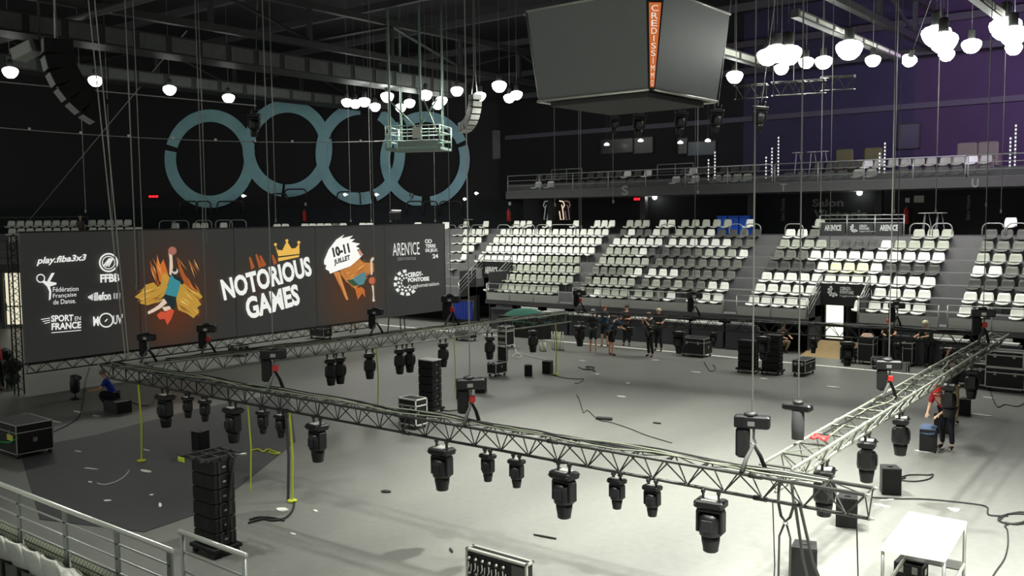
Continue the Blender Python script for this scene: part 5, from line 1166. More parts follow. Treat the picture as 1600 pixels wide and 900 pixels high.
for i, (x, y, L_, W_2, rz, lb) in enumerate([(80, 658, 1.0, .12, .1, 'long white tape strip at far left'), (122, 644, .5, .1, 0, 'short white tape strip left of the kneeling worker'), (54, 668, .45, .2, .4, 'pale scrap near the left case'), (150, 650, .3, .1, .2, 'white bit below the kneeling worker'), (122, 706, .32, .07, .1, 'left white strip on the mat edge'), (142, 733, .4, .07, .3, 'white strip in the middle of the mat'), (228, 737, .42, .12, .1, 'biggest white strip on the mat'), (229, 704, .28, .06, 0, 'white strip near the mat top'), (168, 783, .15, .1, .5, 'small white scrap low on the mat'), (141, 754, .14, .07, 0, 'tiny white scrap left on the mat'), (237, 774, .1, .08, 0, 'pink dot scrap on the mat'), (250, 790, .3, .06, -.5, 'pale scrap near the right end of the mat'), (493, 799, .14, .06, -.3, 'white scrap right of the yellow strap foot'), (458, 835, .16, .05, 0, 'white scrap low left of the bright floor'), (441, 797, .28, .2, 0, 'white round pad under the yellow strap'), (1445, 706, .5, .08, .1, 'white chalk line by the jeans speaker'), (1460, 700, .3, .06, .9, 'slanting white chalk line by the jeans speaker'), (1378, 791, .35, .12, 0, 'white chalk mark left of the work table'), (1385, 782, .3, .05, .9, 'thin white chalk line below the lone speaker'), (971, 620, .3, .12, 0, 'white scrap in the middle of the bright floor'), (981, 599, .14, .12, 0, 'small white scrap behind it in the middle'), (933, 585, .16, .16, 0, 'white round scrap before the workers'), (910, 564, .35, .1, 0, 'white tape bit left of the workers feet'), (1024, 563, .3, .12, .4, 'white tape bit right of the workers feet'), (1088, 582, .4, .1, 0, 'white tape strip before the flight case'), (1302, 605, .45, .12, 0, 'white tape strip before the far right floor'), (1193, 592, .3, .1, 0, 'small white tape right of the stacks'), (1545, 622, .4, .12, 0, 'white tape bit before the large cases'), (1534, 649, .55, .14, 0, 'wide white tape right of the box speaker'), (1490, 797, .22, .18, 0, 'pale round patch above the work table'), (603, 769, .22, .14, .3, 'black lump on the bright floor under the truss'), (1027, 662, .25, .08, .1, 'black scrap on the bright middle floor'), (852, 840, .5, .03, .15, 'thin dark scratch-like strip low in the middle'), (705, 861, .2, .04, -.6, 'tiny dark strip left of the connector rack')]):
    dark = lb.startswith('black') or 'dark' in lb; mb = MB()
    hx, hy = L_/2, W_2/2; n_ = 10; pts = [(hx*math.cos(2*PI*k/n_)**(1)*random.uniform(.85, 1.1), hy*math.sin(2*PI*k/n_)*random.uniform(.8, 1.15)) for k in range(n_)]
    mb.prism(pts, .014 if 'mat' in lb else .002, .03 if dark else .018)
    tag(mb.build('tape_scrap', CABLE if dark else (mat('yellow_pad', (190, 196, 90), .6) if 'yellow s' in lb and False else TAPE), None, onz(x, y), rz), lb, 'scrap', 'scraps on the floor')
# ================================================================ BALCONY AND WALL FITTINGS
t = thing('banner_rail', 'steel barrier with three printed dark banners on the far stand landing', 'banner', (0, 0, 0)); ybr = 39.86; zb = TRZ(6)-.0
a = ony(1281, 370, ybr); c = ony(1412, 370, ybr); zz0, zz1 = TRZ(7)+.02, TRZ(7)+.88
for k in range(4):
    x = a.x+(c.x-a.x)*k/3; mb = MB(); mb.tube([(x, ybr, TRZ(7)), (x, ybr, zz1)], .03, 6); mb.build('post', RAILM, t)
for z in (zz1, zz1-.17, zz1-.32): mb = MB(); mb.tube([(a.x, ybr, z), (c.x, ybr, z)], .022, 6); mb.build('rail', RAILM, t)
for k in range(3):
    x0 = a.x+(c.x-a.x)*k/3+.06; x1 = a.x+(c.x-a.x)*(k+1)/3-.06; mb = MB(); mb.b2((x0, ybr-.045, zz0), (x1, ybr-.03, zz0+.54)); bn = mb.build('banner', mat('banner_dark', (46, 48, 48), .6), t)
    if k != 1: sign_logo(bn, (x0+.16, ybr-.055, zz0+.2), x1-x0-.32, .26, 'arena')
    else: sign_logo(bn, (x0+.1, ybr-.055, zz0+.14), 1, .34, 'cergy')
    mb = MB(); mb.lathe([(.06, 0), (.07, .06), (.06, .12)], 10, c=(x0+.02, ybr-.08, TRZ(7)-.13)); mb.build('foot', WHITE, t)
SIGNG = mat('letter_grey', (104, 106, 104), .6)
def wall_text(s, x0, y0, x1, y1, Y, label, cat='sign', m=SIGNG, bold=.03, vertical=False, depth=.03):
    a = ony(x0, y1, Y); r_ = ony(x1, y1, Y); tp = ony(x0, y0, Y); a.z = r_.z = (a.z+r_.z)/2
    r_ = Vector((r_.x, Y, a.z)); tp = Vector((a.x, Y, tp.z))
    t = thing('wall_lettering', label, cat, (a.x, Y, a.z), 0, 'grey lettering on the far side')
    if vertical: lettering(s, r_, Vector((r_.x, Y, tp.z)), Vector((a.x, Y, a.z)), m, t, bold)
    else: lettering(s, a, r_, tp, m, t, bold)
    return t
YW = BACKY-.03
wall_text('S', 971, 290, 982, 305, BY-.02, 'grey letter S on the balcony edge above the middle block'); wall_text('T', 1219, 287, 1229, 299, BY-.02, 'grey letter T on the balcony edge')
wall_text('U', 1518, 279, 1529, 293, BY-.02, 'grey letter U on the balcony edge at right')
wall_text('Salon', 1269, 311, 1318, 323, YW, 'large grey word on the dark wall above the banner rail'); wall_text('Victoria', 1271, 328, 1357, 344, YW, 'second grey word on the dark wall partly behind the banner rail')
wall_text('Salon Victoria', 1220, 310, 1226, 345, YW, 'small upright grey lettering on the wall under the letter T', vertical=True); wall_text('Salon Victoria', 1509, 305, 1515, 344, YW, 'small upright grey lettering on the wall under the letter U', vertical=True)
P = rwpix(643, 313, -1.1); t = thing('wall_lettering', 'pale digit nine on the dark wall above the screen', 'sign', P, 0, 'numbers on the end wall'); lettering('9', rwpix(639, 312, -1.1), rwpix(647, 312, -1.1), rwpix(639, 301, -1.1), SIGNG, t, .02)
mb = MB(); P = at(19, 374, 50); t = thing('wall_lettering', 'small white number fifteen at the upper left screen corner', 'sign', P, 0, 'numbers on the end wall')
lettering('15', at(14, 379, 50), at(24, 379, 50), at(14, 370, 50), LOGOW, t, .02); mb = MB(); mb.tube([(0, .1, -.5), (0, .1, .3)], .03, 5); mb.build('post', DARKSTEEL, t)
# wall lamps
LG = mat('wall_lamp_glow', (244, 252, 250), emit=9)
for x, y, lb, r, Yw in [(1023, 308, 'round white wall lamp under the balcony above the middle block', .13, BACKY-.2), (1343, 301, 'white wall lamp under the balcony above the banner rail', .13, BACKY-.2)]:
    P = ony(x, y, Yw); t = thing('wall_lamp', lb, 'lamp', P, 0, 'wall lamps'); mb = MB(); mb.lathe([(.03, -r), (r*.8, -r*.6), (r, 0), (r*.8, r*.6), (.03, r)], 14); mb.build('globe', LG, t); mb = MB(); mb.b2((-.06, .08, -.06), (.06, .2, .06)); mb.build('bracket', DARKSTEEL, t)
    ld = bpy.data.lights.new('wall_lamp_light', 'POINT'); ld.energy = 14; ld.shadow_soft_size = .14; lo = bpy.data.objects.new('wall_lamp_light', ld); sc.collection.objects.link(lo); lo.location = P-Vector((0, .35, 0))
for x, y, lb in [(539, 304, 'small bright wall lamp under the third ring'), (588, 304, 'tiny bright wall light under the third ring'), (744, 302, 'small bright wall lamp right of the rings'), (380, 306, 'tiny white wall light at the first ring'), (726, 311, 'tiny white light over the dark doorway')]:
    P = rwpix(x, y, -1.15); mb = MB(); mb.lathe([(.02, -.1), (.1, -.04), (.11, .04), (.02, .09)], 12); mb.b2((-.03, 0, -.03), (.03, .2, .03)); tag(mb.build('wall_light', mat('dim_glow', (236, 240, 232), emit=2.2), None, P), lb, 'lamp', 'small wall lights')
for x, y, lb in [(948, 226, 'left bright spot lamp behind the balcony'), (1001, 220, 'middle bright spot lamp behind the balcony'), (1063, 223, 'right bright spot lamp behind the balcony'), (1106, 220, 'wide bright lamp at the blue lit recess behind the balcony')]:
    P = ony(x, y, BACKY+.6); t = thing('spot_lamp', lb, 'lamp', P, 0, 'spot lamps behind the balcony'); mb = MB(); mb.lathe([(.02, -.06), (.13, -.04), (.15, .02), (.05, .1)], 12); mb.build('bulb', mat('dim_glow2', (244, 244, 232), emit=4), t); mb = MB(); mb.tube([(0, 0, .08), (0, 0, 15.58-P.z)], .01, 4); mb.build('cord', DARKSTEEL, t)
REDE = mat('red_sign_glow', (255, 30, 40), emit=2.5)
for x, y, P, lb in [(240, 307, rwpix(240, 307, -1.1), 'small red lit exit sign on the end wall at left'), (998, 311, ony(998, 311, BACKY-.1), 'small red lit sign under the balcony')]:
    t = thing('exit_sign', lb, 'sign', P, az if x < 300 else 0, 'red lit signs'); mb = MB(); mb.b2((-.36, -.02, -.12), (.36, .05, .12)); mb.build('housing', BLACKM, t)
    for k in range(3): mb = MB(); mb.b2((-.28+k*.2, -.03, -.06), (-.12+k*.2, -.02, .06)); mb.build('segment', REDE, t)
# extinguishers
for x, y0, y1, P, lb in [(795, 326, 346, ony(795, 346, BACKY-.2), 'red fire extinguisher on the far wall behind the block beside the stairs sign'), (1416, 322, 346, ony(1416, 350, BACKY-.2), 'red fire extinguisher right of the banner rail'), (476, 332, 346, rwpix(476, 346, -1.15), 'red fire extinguisher on the end wall above the screen')]:
    t = thing('fire_extinguisher', lb, 'fire extinguisher', P, 0, 'red fire extinguishers'); mb = MB(); mb.lathe([(.09, 0), (.12, .05), (.12, .55), (.07, .68), (.04, .72)], 12); mb.build('cylinder', RED, t); mb = MB(); mb.b2((-.05, -.03, .7), (.05, .03, .8)); mb.tube([(.03, -.03, .74), (.14, -.06, .6), (.13, -.05, .2)], .015, 5); mb.build('valve', DARKSTEEL, t)
    mb = MB(); mb.b2((-.09, .1, .95), (.09, .12, 1.15)); mb.build('notice', LOGOW, t)
for x, y, w_, h_, lb in [(1436, 311, .42, .3, 'pale notice board on the dark wall right of the red extinguisher'), (729, 343, 1.0, .06, 'pale lintel strip of the dark doorway left of the far stand')]:
    P = ony(x, y, BACKY-.03) if x > 1000 else rwpix(x, y, -1.1); mb = MB(); mb.box((0, 0, 0), (w_, .04, h_)); tag(mb.build('notice_board', LIGHTG, None, P, 0), lb, 'notice')
# lit figure outlines by the dark door
t = thing('light_figures', 'line of glowing outline figures beside a dark doorway behind the stand', 'wall light', ony(875, 344, BACKY-.06), 0)
for (x, col, e, fl_) in ((850, (150, 160, 156), .5, 1), (881, (250, 220, 196), 1.0, -1), (890, (150, 120, 120), .5, -1)):
    P0 = t.location; pts = [(x+7*fl_, 314), (x+1*fl_, 315), (x-1*fl_, 321), (x+2*fl_, 326), (x, 343), (x+5*fl_*1, 343), (x+7*fl_, 330)]
    mb = MB(); mb.tube([ony(px, py, BACKY-.06)-P0 for px, py in pts], .035, 6); mb.tube([ony(px, py, BACKY-.06)-P0 for px, py in ((x+2*fl_, 326), (x+3.5*fl_, 320))], .03, 6); mb.build('outline_tube', mat('outline_%d' % x, col, emit=e), t)
mb = MB(); P0 = t.location; a = ony(858, 350, BACKY-.04)-P0; c = ony(877, 318, BACKY-.04)-P0; mb.b2((a.x, 0, a.z), (c.x, .05, c.z)); mb.build('door_leaf', mat('brown_door', (52, 44, 30), .6), t)
# blue bins
Yb = BACKY-1.1; a = ony(1124, 356, Yb); c = ony(1176, 336, Yb); n_ = 3
for k in range(n_):
    w_ = (c.x-a.x)/n_; t = thing('blue_bin', 'blue plastic bin behind the top seats of the middle block, %s of three' % ('left', 'middle', 'right')[k], 'bin', (a.x+w_*(k+.5), Yb, TRZ(7)), 0, 'blue bins')
    mb = MB(); mb.prism([(-w_*.44, -.3), (w_*.44, -.3), (w_*.44, .3), (-w_*.44, .3)], 0, .82); mb.build('body', BLUE, t); mb = MB(); mb.b2((-w_*.48, -.34, .82), (w_*.48, .34, .9), 0, .02); mb.build('lid', BLUE, t)
    mb = MB()
    for j in range(3): mb.b2((-w_*.3+j*w_*.25, -.32, .1), (-w_*.24+j*w_*.25, -.3, .78))
    mb.build('ribs', BLUE, t)
P = onz(724, 508); t = thing('blue_curtain', 'hanging blue cloth between the screen end and the far stand', 'curtain', P, .2)
mb = MB(); n_ = 24; vs = []
for i in range(n_+1):
    x = -.55+1.1*i/n_; y = .06*math.sin(i*1.7)
    vs += [(x, y, .3), (x, y*.6, 1.22), (x, y+.02, .3), (x, y*.6+.02, 1.22)]
fs = []
for i in range(n_): b4 = 4*i; fs += [(b4, b4+4, b4+5, b4+1), (b4+2, b4+3, b4+7, b4+6)]
mb.add(vs, fs, 0, True); mb.build('cloth', mat('blue_cloth', (14, 44, 130), .8), t)
mb = MB(); mb.tube([(-.6, 0, 0), (-.6, 0, 1.25), (.6, 0, 1.25), (.6, 0, 0)], .025, 6); mb.build('frame', DARKSTEEL, t)
# heap of green cloth on the far-left of the far truss, stacked white tops
P = onz(820, 527); mb = MB(); rnd = random.Random(4); pts = []
for i in range(9):
    for j in range(5):
        pts.append((-1.3+2.6*i/8, -.35+.7*j/4, 1.0+(.28*math.sin(PI*i/8)*math.sin(PI*j/4)*(1+.4*rnd.random())+rnd.uniform(-.03, .03)) if 0 < i < 8 and 0 < j < 4 else .72))
mb.add(pts, [(i*5+j, (i+1)*5+j, (i+1)*5+j+1, i*5+j+1) for i in range(8) for j in range(4)], 0, True); t = thing('cloth_heap', 'green cloth heaped on a dark trunk beside the left end of the far truss', 'cloth', P, 0); mb.build('cloth', mat('green_cloth', (28, 92, 74), .8), t)
mb = MB(); mb.b2((-1.25, -.33, .0), (1.25, .33, .98), 0, .02); tag(mb.build('storage_trunk', CASEB, None, P), 'long dark trunk carrying the green cloth heap', 'trunk')
for r_, y in enumerate((482, 494)):
    for k in range(4):
        P = onz(768+k*15, y+2, 1.15-.45*r_); t = thing('folded_bench', 'white bench slat stack under the stand left of the green cloth, %s row, %s' % (('upper', 'lower')[r_], ORD[k]), 'bench', (P.x, 36.3, P.z*0+1.05-.5*r_), 0, 'white bench slats under the stand')
        mb = MB(); mb.b2((-.36, -.12, 0), (.2, .12, .05), 0, .01); mb.build('slat', WHITEB, t); mb = MB(); mb.b2((-.3, .02, -.5), (-.26, .06, 0)); mb.build('support', DARKSTEEL, t)
# bar tables and lounge chairs
def bar_table(P, label, h=1.05, r=.32):
    t = thing('bar_table', label, 'table', P, 0, 'round white bar tables'); mb = MB(); mb.lathe([(r*.95, h-.03), (r, h-.015), (r*.98, h)], 18); mb.build('top', WHITEB, t)
    for k in range(3):
        a = 2*PI*k/3+.4; mb = MB(); mb.tube([(.1*math.cos(a), .1*math.sin(a), h-.03), (.26*math.cos(a), .26*math.sin(a), 0)], .02, 5); mb.build('leg', RAILM, t)
for x, lb in ((1447, 'left round white bar table behind the top seats at right'), (1467, 'right round white bar table behind the top seats at right')):
    P = ony(x, 350, BACKY-1.6); bar_table((P.x, P.y, TRZ(7)), lb, .95)
for x, lb in ((1246, 'left white bar table on the balcony'), (1269, 'middle white bar table on the balcony'), (1286, 'right white bar table on the balcony')):
    P = ony(x, 250, BACKY-.8); bar_table((P.x, P.y, 7.25), lb, 1.05, .26)
for x, m_, lb in ((1316, 'olive', 'left olive lounge chair on the balcony'), (1361, 'olive', 'second olive lounge chair on the balcony'), (1508, 'sand', 'third lounge chair on the balcony, sand coloured'), (1541, 'sand', 'rightmost sand coloured lounge chair on the balcony')):
    P = ony(x, 250, BACKY-.3); m2 = mat(m_+'_fabric', (112, 112, 76) if m_ == 'olive' else (126, 124, 108), .8); t = thing('lounge_chair', lb, 'armchair', (P.x, P.y, 7.25), 0, 'lounge chairs on the balcony')
    mb = MB(); mb.b2((-.38, -.35, .0), (.38, .2, .42), 0, .05); mb.build('seat', m2, t); mb = MB(); mb.b2((-.4, .2, .0), (.4, .38, 1.15), 0, .06); mb.build('backrest', m2, t)
    for sx in (-1, 1): mb = MB(); mb.b2((sx*.44-.07, -.35, .1), (sx*.44+.07, .36, .62), 0, .03); mb.build('armrest', m2, t)
# dotted light columns on the balcony
for i, (x, y0, y1) in enumerate([(1107, 250, 272), (1117, 238, 270), (1197, 246, 262), (1206, 232, 270), (1216, 215, 262), (1382, 224, 268), (1578, 216, 252), (1586, 196, 244), (1374, 240, 275)]):
    Yq = BY+.12; a = ony(x, y1, Yq); c = ony(x, y0, Yq); t = thing('light_column', 'dotted white light column at the balcony rail, %s from the left' % ORD[i], 'light', (a.x, Yq, 6.85), 0, 'dotted light columns')
    h_ = c.z-6.85; mb = MB(); mb.b2((-.03, 0, 0), (.03, .04, h_)); mb.build('post', DARKSTEEL, t); n_ = max(3, int(h_/.16))
    mb = MB()
    for k in range(n_): mb.b2((-.03, -.012, h_-.05-k*.15), (.03, 0, h_+.03-k*.15))
    mb.build('lamp_dots', mat('dot_glow', (236, 240, 236), emit=1.1), t)
# windows / openings on the upper far wall
for i, (x0, y0, x1, y1, col, lb) in enumerate([(940, 216, 990, 240, (12, 12, 13), 'dark window left of the scoreboard centre'), (990, 214, 1020, 240, (10, 10, 11), 'dark window under the scoreboard'), (1075, 220, 1118, 243, (34, 48, 66), 'dark blue lit window below the right corner of the scoreboard'), (1060, 216, 1074, 240, (10, 10, 11), 'narrow dark window right of the scoreboard centre'), (1404, 193, 1437, 232, (72, 68, 88), 'pale violet panel on the wall above the balcony')]):
    Yw2 = BACKY+1.55; a = ony(x0, y1, Yw2); c = ony(x1, y0, Yw2); t = thing('window_%d' % (i+1), lb, 'window', (a.x, Yw2, a.z)); t['kind'] = 'structure'
    mb = MB(); mb.b2((0, -.02, 0), (c.x-a.x, .02, c.z-a.z)); mb.build('pane', mat('pane_%d' % i, col, .25), t)
    mb = MB(); w_, h_ = c.x-a.x, c.z-a.z
    for q_ in ((-.05, 0, -.05, h_), (w_, w_+.05, -.05, h_)): mb.b2((q_[0], -.05, q_[2]), (q_[1] if q_[0] else 0, .0, q_[3]))
    mb.b2((-.05, -.05, -.05), (w_+.05, 0, 0)); mb.b2((-.05, -.05, h_), (w_+.05, 0, h_+.05)); mb.build('window_frame', CONCD, t)
a, c = rwpix(770, 248, -.05), rwpix(797, 204, -.05); t = thing('window_6', 'grey gridded window left of the balcony end', 'window', a, az); t['kind'] = 'structure'; w_ = (Vector((c.x, c.y, 0))-Vector((a.x, a.y, 0))).length; h_ = c.z-a.z
mb = MB(); mb.b2((0, -.03, 0), (w_, 0, h_)); mb.build('pane', mat('grey_glass', (52, 54, 54), .3), t); mb = MB()
for k in range(5): mb.b2((0, -.05, h_*k/4-.015), (w_, -.03, h_*k/4+.015))
for k in range(4): mb.b2((w_*k/3-.015, -.05, 0), (w_*k/3+.015, -.03, h_))
mb.build('glazing_bars', GREY, t)
# lit doorway at the left edge, behind the screen end
P = onz(0, 571); t = thing('lit_doorway', 'bright cream lit room behind the left end of the screen', 'doorway', at(14, 560, 47.5), az)
Z0 = -at(14, 560, 47.5).z; mb = MB(); mb.b2((-.26, .5, Z0+.2), (.62, .55, Z0+2.85)); mb.build('lit_room', mat('lit_cream_room', (240, 234, 204), emit=.95), t)
mb = MB(); mb.b2((-.42, .3, Z0), (-.28, .45, Z0+3)); mb.b2((-1.2, .3, Z0+2.9), (1.2, .45, Z0+3.3)); mb.build('door_frame', CONCD, t)
mb = MB(); mb.b2((-.2, .42, Z0+1.1), (.6, .48, Z0+1.16)); mb.tube([(.0, .4, Z0+.2), (.0, .4, Z0+.9), (-.2, .4, Z0+.95), (-.2, .4, Z0+1.3)], .03, 5); mb.build('furniture', DARKSTEEL, t)

# ================================================================ PEOPLE
SKIN = mat('skin', (196, 150, 122), .6); SKIN2 = mat('skin_fair', (214, 176, 146), .6)
def skinmesh(verts, edges, radii, root, name, m, parent=None, sub=1):
    me = bpy.data.meshes.new(name); me.from_pydata(verts, edges, []); o = bpy.data.objects.new(name, me); sc.collection.objects.link(o)
    md = o.modifiers.new('s', 'SKIN'); md.use_smooth_shade = True
    for i, r in enumerate(radii):
        sv = me.skin_vertices[0].data[i]; sv.radius = (r, r) if not isinstance(r, tuple) else r; sv.use_root = (i == root)
    ms = o.modifiers.new('u', 'SUBSURF'); ms.levels = sub; ms.render_levels = sub
    dg = bpy.context.evaluated_depsgraph_get(); nm = bpy.data.meshes.new_from_object(o.evaluated_get(dg)); bpy.data.objects.remove(o)
    nm.name = name; nm.materials.clear(); nm.materials.append(m); q = bpy.data.objects.new(name, nm); sc.collection.objects.link(q)
    if parent is not None: q.parent = parent
    return q
def person(px, rz, label, pose='stand', shirt=(24, 24, 26), trousers=(22, 22, 24), shorts=False, hair=(60, 44, 34), helmet=None, lean=0, arms='down', skin=SKIN, shoes=(20, 20, 20), h=1.75, P=None, cap=None, group=None, cls='person', longs=False):
    P = P if P is not None else onz(*px); k = h/1.75; J = {}
    J['pel'] = Vector((0, 0, .95)); J['wai'] = Vector((0, .0, 1.1)); J['che'] = Vector((0, 0, 1.31)); J['nb'] = Vector((0, .01, 1.46)); J['nk'] = Vector((0, 0, 1.53)); J['hd'] = Vector((0, -.015, 1.62)); J['tp'] = Vector((0, -.005, 1.69)); J['no'] = Vector((0, -.1, 1.61))
    for s, n in ((-1, 'l'), (1, 'r')):
        J['sh'+n] = Vector((s*.17, .0, 1.42)); J['hi'+n] = Vector((s*.09, 0, .92)); J['kn'+n] = Vector((s*.11, -.02, .5)); J['an'+n] = Vector((s*.12, .03, .09)); J['to'+n] = Vector((s*.14, -.13, .035)); J['ea'+n] = Vector((s*.075, 0, 1.61))
        if arms == 'down': el, wr = (s*.07, .03, -.28), (s*.08, -.06, -.52)
        elif arms == 'up': el, wr = (s*.1, -.2, .1), (s*.02, -.3, .36)
        elif arms == 'phone': el, wr = (s*.06, -.12, -.24), (-s*.08, -.26, .06)
        elif arms == 'front': el, wr = (s*.05, -.1, -.26), (-s*.02, -.34, -.22)
        elif arms == 'work': el, wr = (s*.05, -.22, -.16), (-s*.03, -.45, -.1)
        elif arms == 'hip': el, wr = (s*.2, .06, -.22), (s*.03, -.02, -.42)
        J['el'+n] = J['sh'+n]+Vector(el); J['wr'+n] = J['sh'+n]+Vector(wr)
    if pose == 'crouch':
        dz = -.5
        for q in J:
            if q[:2] not in ('kn', 'an', 'to'): J[q] = J[q]+Vector((0, .12, dz))
        for s, n in ((-1, 'l'), (1, 'r')): J['kn'+n] = Vector((s*.17, -.26, .5)); J['an'+n] = Vector((s*.15, .0, .09)); J['to'+n] = Vector((s*.18, -.16, .035))
    if pose == 'step': J['knl'] += Vector((0, -.12, .02)); J['anl'] += Vector((0, -.14, 0)); J['tol'] += Vector((0, -.14, 0)); J['anr'] += Vector((0, .14, .0)); J['tor'] += Vector((0, .14, 0))
    if lean:
        R_ = Euler((lean, 0, 0)).to_matrix(); pv = J['pel'].copy()
        for q in J:
            if q[:2] not in ('kn', 'an', 'to', 'hi') and q != 'pel': J[q] = pv+R_ @ (J[q]-pv)
    V = []; E_ = []; Rr = []; ix = {}
    def add(n, p, r): ix[n] = len(V); V.append(tuple(p*k)); Rr.append(tuple(x*k for x in r) if isinstance(r, tuple) else r*k)
    rad = dict(pel=(.14, .10), wai=(.125, .095), che=(.15, .11), nb=(.075, .07), nk=.05, hd=(.085, .095), tp=(.062, .07), no=.012)
    for n in ('pel', 'wai', 'che', 'nb', 'nk', 'hd', 'tp', 'no'): add(n, J[n], rad[n])
    for n, r in (('sh', .062), ('el', .042), ('wr', .026), ('hi', .088), ('kn', .055), ('an', .038), ('to', .032), ('ea', .014)):
        for s in 'lr': add(n+s, J[n+s], r)
    E_ = [('pel', 'wai'), ('wai', 'che'), ('che', 'nb'), ('nb', 'nk'), ('nk', 'hd'), ('hd', 'tp'), ('hd', 'no')]
    for s in 'lr': E_ += [('che', 'sh'+s), ('sh'+s, 'el'+s), ('el'+s, 'wr'+s), ('pel', 'hi'+s), ('hi'+s, 'kn'+s), ('kn'+s, 'an'+s), ('an'+s, 'to'+s), ('hd', 'ea'+s)]
    for sg_, s in ((-1, 'l'), (1, 'r')):
        d = (J['wr'+s]-J['el'+s]).normalized(); side = d.cross(Vector((0, 1, 0)) if abs(d.y) < .8 else Vector((0, 0, 1))).normalized(); nr = d.cross(side)
        pm = J['wr'+s]+d*.05; add('pa'+s, pm, (.034, .02)); E_.append(('wr'+s, 'pa'+s))
        for f_, (o_f, L_) in enumerate(((-.027, .075), (-.009, .085), (.009, .08), (.026, .065))):
            a_ = pm+side*o_f+d*.035; b_f = a_+d*L_*.5+nr*.006; c_f = b_f+d*L_*.4+nr*.025
            for nm_, p_, r_f in (('a', a_, .010), ('b', b_f, .009), ('c', c_f, .008)): add('f%d%s%s' % (f_, nm_, s), p_, r_f)
            E_ += [('pa'+s, 'f%da%s' % (f_, s)), ('f%da%s' % (f_, s), 'f%db%s' % (f_, s)), ('f%db%s' % (f_, s), 'f%dc%s' % (f_, s))]
        a_ = pm-side*.035+nr*.01; add('ta'+s, a_, .011); add('tb'+s, a_-side*.02+d*.035+nr*.012, .009); E_ += [('pa'+s, 'ta'+s), ('ta'+s, 'tb'+s)]
    body = skinmesh(V, [(ix[a], ix[b]) for a, b in E_], Rr, ix['pel'], 'person', skin)
    body.location = P; body.rotation_euler = (0, 0, rz); tag(body, label, 'person', group)
    def cloth(name, nodes, edges, m):
        vs = [tuple(J[n]*k if isinstance(n, str) else n[0]*k) for n, r in nodes]; nm_ = [n if isinstance(n, str) else n[1] for n, r in nodes]
        skinmesh(vs, [(nm_.index(a), nm_.index(b)) for a, b in edges], [tuple(x*k for x in r) if isinstance(r, tuple) else r*k for n, r in nodes], 0, name, m, body)
    half = lambda a, b, t: J[a].lerp(J[b], t)
    ms_ = mat('cloth_%d_%d_%d' % shirt, shirt, .8); mt_ = mat('cloth_%d_%d_%d' % trousers, trousers, .8); msh = mat('shoe_%d' % shoes[0], shoes, .5)
    le = .98 if longs else .75
    cloth('shirt', [('pel', (.165, .125)), ('wai', (.15, .12)), ('che', (.175, .135)), ((half('che', 'nb', .8), 'nb2'), (.09, .085)), ('shl', .082), ('shr', .082), ((half('shl', 'ell', le), 'el1'), .062), ((half('shr', 'elr', le), 'er1'), .062)],
          [('pel', 'wai'), ('wai', 'che'), ('che', 'nb2'), ('che', 'shl'), ('che', 'shr'), ('shl', 'el1'), ('shr', 'er1')], ms_)
    if shorts: ends = [((half('hil', 'knl', .95), 'kl'), .088), ((half('hir', 'knr', .95), 'kr'), .088)]; ed = [('hil', 'kl'), ('hir', 'kr')]
    else: ends = [('knl', .072), ('knr', .072), ((half('knl', 'anl', .92), 'kl'), .058), ((half('knr', 'anr', .92), 'kr'), .058)]; ed = [('hil', 'knl'), ('knl', 'kl'), ('hir', 'knr'), ('knr', 'kr')]
    cloth('shorts' if shorts else 'trousers', [('pel', (.16, .122)), ('hil', .105), ('hir', .105)]+ends, [('pel', 'hil'), ('pel', 'hir')]+ed, mt_)
    for s in 'lr': cloth('shoe', [('an'+s, .05), ('to'+s, (.048, .038))], [('an'+s, 'to'+s)], msh)
    hc = helmet or cap or hair; up_ = (J['tp']-J['hd']).normalized()
    cen = (J['hd']+up_*(.035 if not helmet else .04))*k+Vector((0, .012, 0)); R_h = up_.to_track_quat('Z', 'Y').to_matrix(); mb = MB(); rr_ = .105*k if helmet or cap else .1*k
    mb.lathe([(rr_*1.0, -.02*k), (rr_*1.02, .02*k), (rr_*.86, .07*k), (rr_*.5, .1*k), (.01, .108*k)] if not helmet else [(rr_*1.35, -.0), (rr_*1.1, .015*k), (rr_*1.08, .05*k), (rr_*.85, .1*k), (rr_*.4, .125*k), (.01, .13*k)], 14, c=cen, R=R_h)
    mb.build('helmet' if helmet else 'cap' if cap else 'hair', mat('head_%d_%d_%d' % hc, hc, .6), body)
    for sx in (-1, 1):
        mb = MB(); e_ = (J['hd']*k)+Vector((sx*.03*k, -.088*k, .012*k)); mb.lathe([(.004, -.009), (.009, 0), (.004, .009)], 8, c=e_); mb.build('eye', mat('eye_dark', (30, 26, 24), .4), body)
    return body
person((927, 551), PI+.3, 'person in dark green shorts and white shoes standing at far left of the workers', shirt=(26, 34, 36), trousers=(34, 50, 44), shorts=True, hair=(150, 150, 146), arms='front', shoes=(225, 225, 220))
person((945, 542), .4, 'brown-haired person in a teal shirt behind the bending worker', shirt=(30, 76, 104), trousers=(20, 22, 26), shorts=True, hair=(130, 80, 50), arms='work')
person((955, 556), PI-.5, 'bending person in a blue cap and black shorts showing a white waistband', shirt=(24, 44, 66), trousers=(14, 14, 15), shorts=True, cap=(40, 110, 190), lean=.55, arms='work')
person((979, 541), .2, 'person in a dark red top and black trousers between the workers', shirt=(64, 22, 26), hair=(60, 40, 34), arms='front')
person((1016, 558), -.4, 'person in black standing with both hands raised to the face', arms='phone', hair=(150, 110, 76), lean=.1, longs=True)
person((1029, 549), .1, 'blond person in dark clothes behind the one with raised hands', shirt=(34, 40, 40), hair=(196, 186, 150), arms='front')
person((1222, 552), .9, 'crouching person in black with tan trousers beside the right dark stack', pose='crouch', trousers=(150, 136, 100), arms='work', lean=.3)
